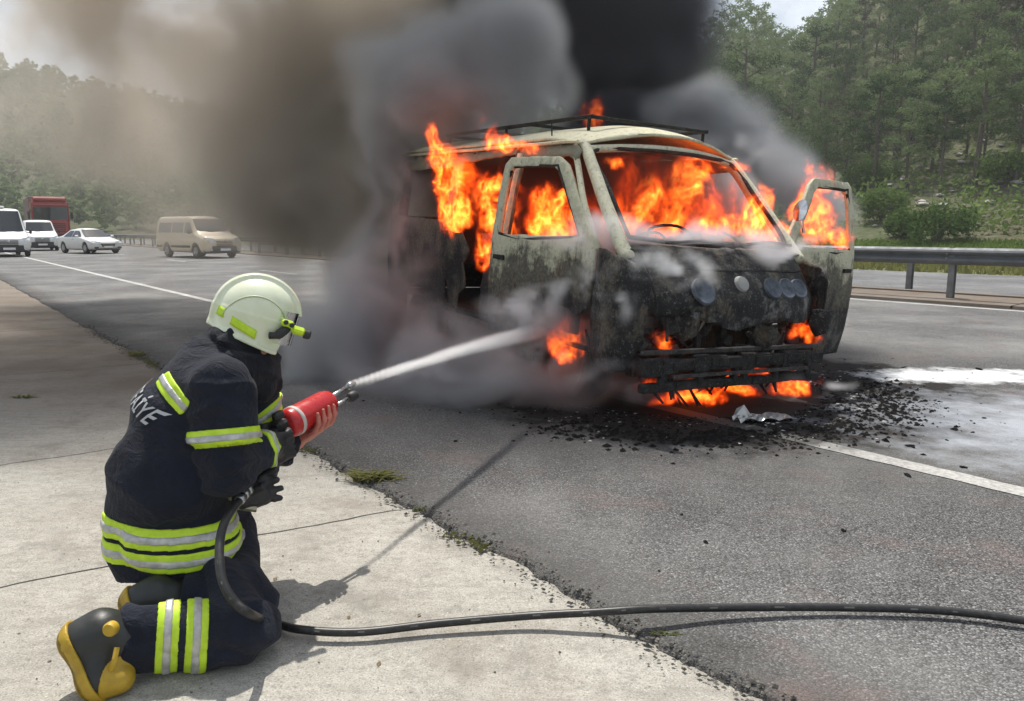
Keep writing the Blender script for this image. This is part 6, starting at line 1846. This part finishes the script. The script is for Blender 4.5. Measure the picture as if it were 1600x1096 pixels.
# the crumpled pale sheet of metal before the bumper
p = gnd(1190, 658)
b = MB(); b.grid(lambda u, v: ((u - .5) * .42, (v - .5) * .10 * (1 + u), .012 + .035 * abs(math.sin(u * 9 + v * 4)) * (1 - u * .5)), 16, 5)
o = b.build('metal_sheet', M_alu, None, False, solid=.002); o.location = (p.x, p.y, 0); o.rotation_euler = (0, 0, .35); tag(o, 'crumpled strip of pale metal lying in the burnt ring before the bumper', 'metal sheet')
p = gnd(1157, 656)
b = MB(); b.add([(-.06, 0, 0), (.05, -.02, 0), (.03, .03, .10), (-.02, .04, .07), (.09, .02, .01)], [(0, 1, 2), (0, 2, 3), (1, 4, 2)])
o = b.build('metal_shard', M_alu, None, False, solid=.002); o.location = (p.x, p.y, .0); tag(o, 'bent pale shard of metal standing up before the bumper', 'metal shard')

# weeds
M_weed = leaf_mat('weed_leaves', (.09, .11, .03), (.24, .23, .09), .35)
M_moss = leaf_mat('edge_moss', (.05, .06, .02), (.13, .13, .05), .2)
def tuft(px, py, n, r_, h, lab, seed, flat=.5, wid=.004, off=0):
    p = gnd(px, py); q = np.random.RandomState(seed); V = []
    for i in range(n):
        a = q.rand() * 6.28; l = r_ * (.4 + .6 * q.rand()); c = np.array([q.randn() * r_ * .25, q.randn() * r_ * .12, 0])
        tip = c + np.array([math.cos(a) * l, math.sin(a) * l * flat, h * (.2 + .8 * q.rand())]); md = (c + tip) / 2 + np.array([0, 0, h * .3])
        w = np.array([-math.sin(a), math.cos(a), 0]) * wid
        V += [c - w * .5, c + w * .5, md + w, md - w, md - w, md + w, tip + w * .2, tip - w * .2]
    V = np.array(V); n_ = len(V) // 4
    o = mesh_obj('weed', V, quads(n_), M_weed); o.location = (p.x, p.y, -.012); return tag(o, lab, 'weed', 'weeds growing along the joint')
tuft(583, 748, 190, .17, .055, 'flattened yellow green weed tuft at the edge where the slab joint meets asphalt', 1, .45, .005)
tuft(215, 555, 60, .16, .06, 'weed tuft by the asphalt edge left of the helmet', 2, .5, .006)
tuft(38, 622, 40, .12, .04, 'small weed on the concrete at the far left', 3, .5, .006)
tuft(1040, 990, 45, .05, .02, 'tiny dry weed in the joint below the hose', 4, .5, .003)
tuft(655, 795, 26, .04, .018, 'tiny weed in the crumbled edge below the big tuft', 5, .5, .003)
def moss(r_):
    s_ = r_.uniform(.2, 9); t = float(edge_t(s_)) - .035 + r_.randn() * .03
    while vnoise(np.array([s_ * 1.6 + 20]), np.array([1.]), np.array([1.]), 2)[0] < .55: s_ = r_.uniform(.2, 9); t = float(edge_t(s_)) - .035 + r_.randn() * .03
    p = rp(s_, t); return p.x, p.y, -.008
scatter('edge_moss', 1600, moss, .003, .014, M_moss, .8, 8)
# dead leaves on the concrete
M_leafdry = simple('dry_leaf', (.16, .11, .05), .8, var=.4, scale=40)
for px, py, s_ in [(430, 903, .018), (178, 908, .026), (545, 962, .014), (655, 958, .012), (35, 1000, .014), (592, 1035, .016), (480, 700, .012), (90, 760, .014)]:
    p = gnd(px, py); b = MB(); b.add([(-1, 0, .1), (0, -.45, .3), (1, 0, .15), (0, .45, .25), (0, 0, .0)], [(0, 1, 4), (1, 2, 4), (2, 3, 4), (3, 0, 4)])
    o = b.build('dead_leaf', M_leafdry, None, False); o.location = (p.x, p.y, -.008); o.scale = (s_, s_, s_); o.rotation_euler = (0, 0, rnd.uniform(0, 6))
    tag(o, 'curled dead leaf lying on the concrete', 'leaf', 'dead leaves on the concrete')
# soot flakes carried in the air
for px, py, Y, s_, lab in [(646, 165, 7.5, .03, 'black flake flying above the rear of the van'), (585, 250, 7, .018, 'soot flake in the air left of the van roof'), (500, 53, 8, .012, 'tiny soot flake high in the smoke'), (427, 325, 7, .012, 'tiny soot flake in the smoke left of the van')]:
    p = at(px, py, Y); frag(p.x, p.y, s_, lab, p.z)

# ================================================================== thin air haze
m = Mat('air_haze'); v = m.n('VolumePrincipled'); v.inputs['Color'].default_value = (.93, .96, 1.0, 1); v.inputs['Density'].default_value = .00065; v.inputs['Anisotropy'].default_value = .1
m.t.links.new(v.outputs[0], m.out.inputs['Volume'])
b = MB(); b.box((10, 60, 38), (1790, 1790, 90)); hz = b.build('haze', m.m); tag(hz, kind='stuff')
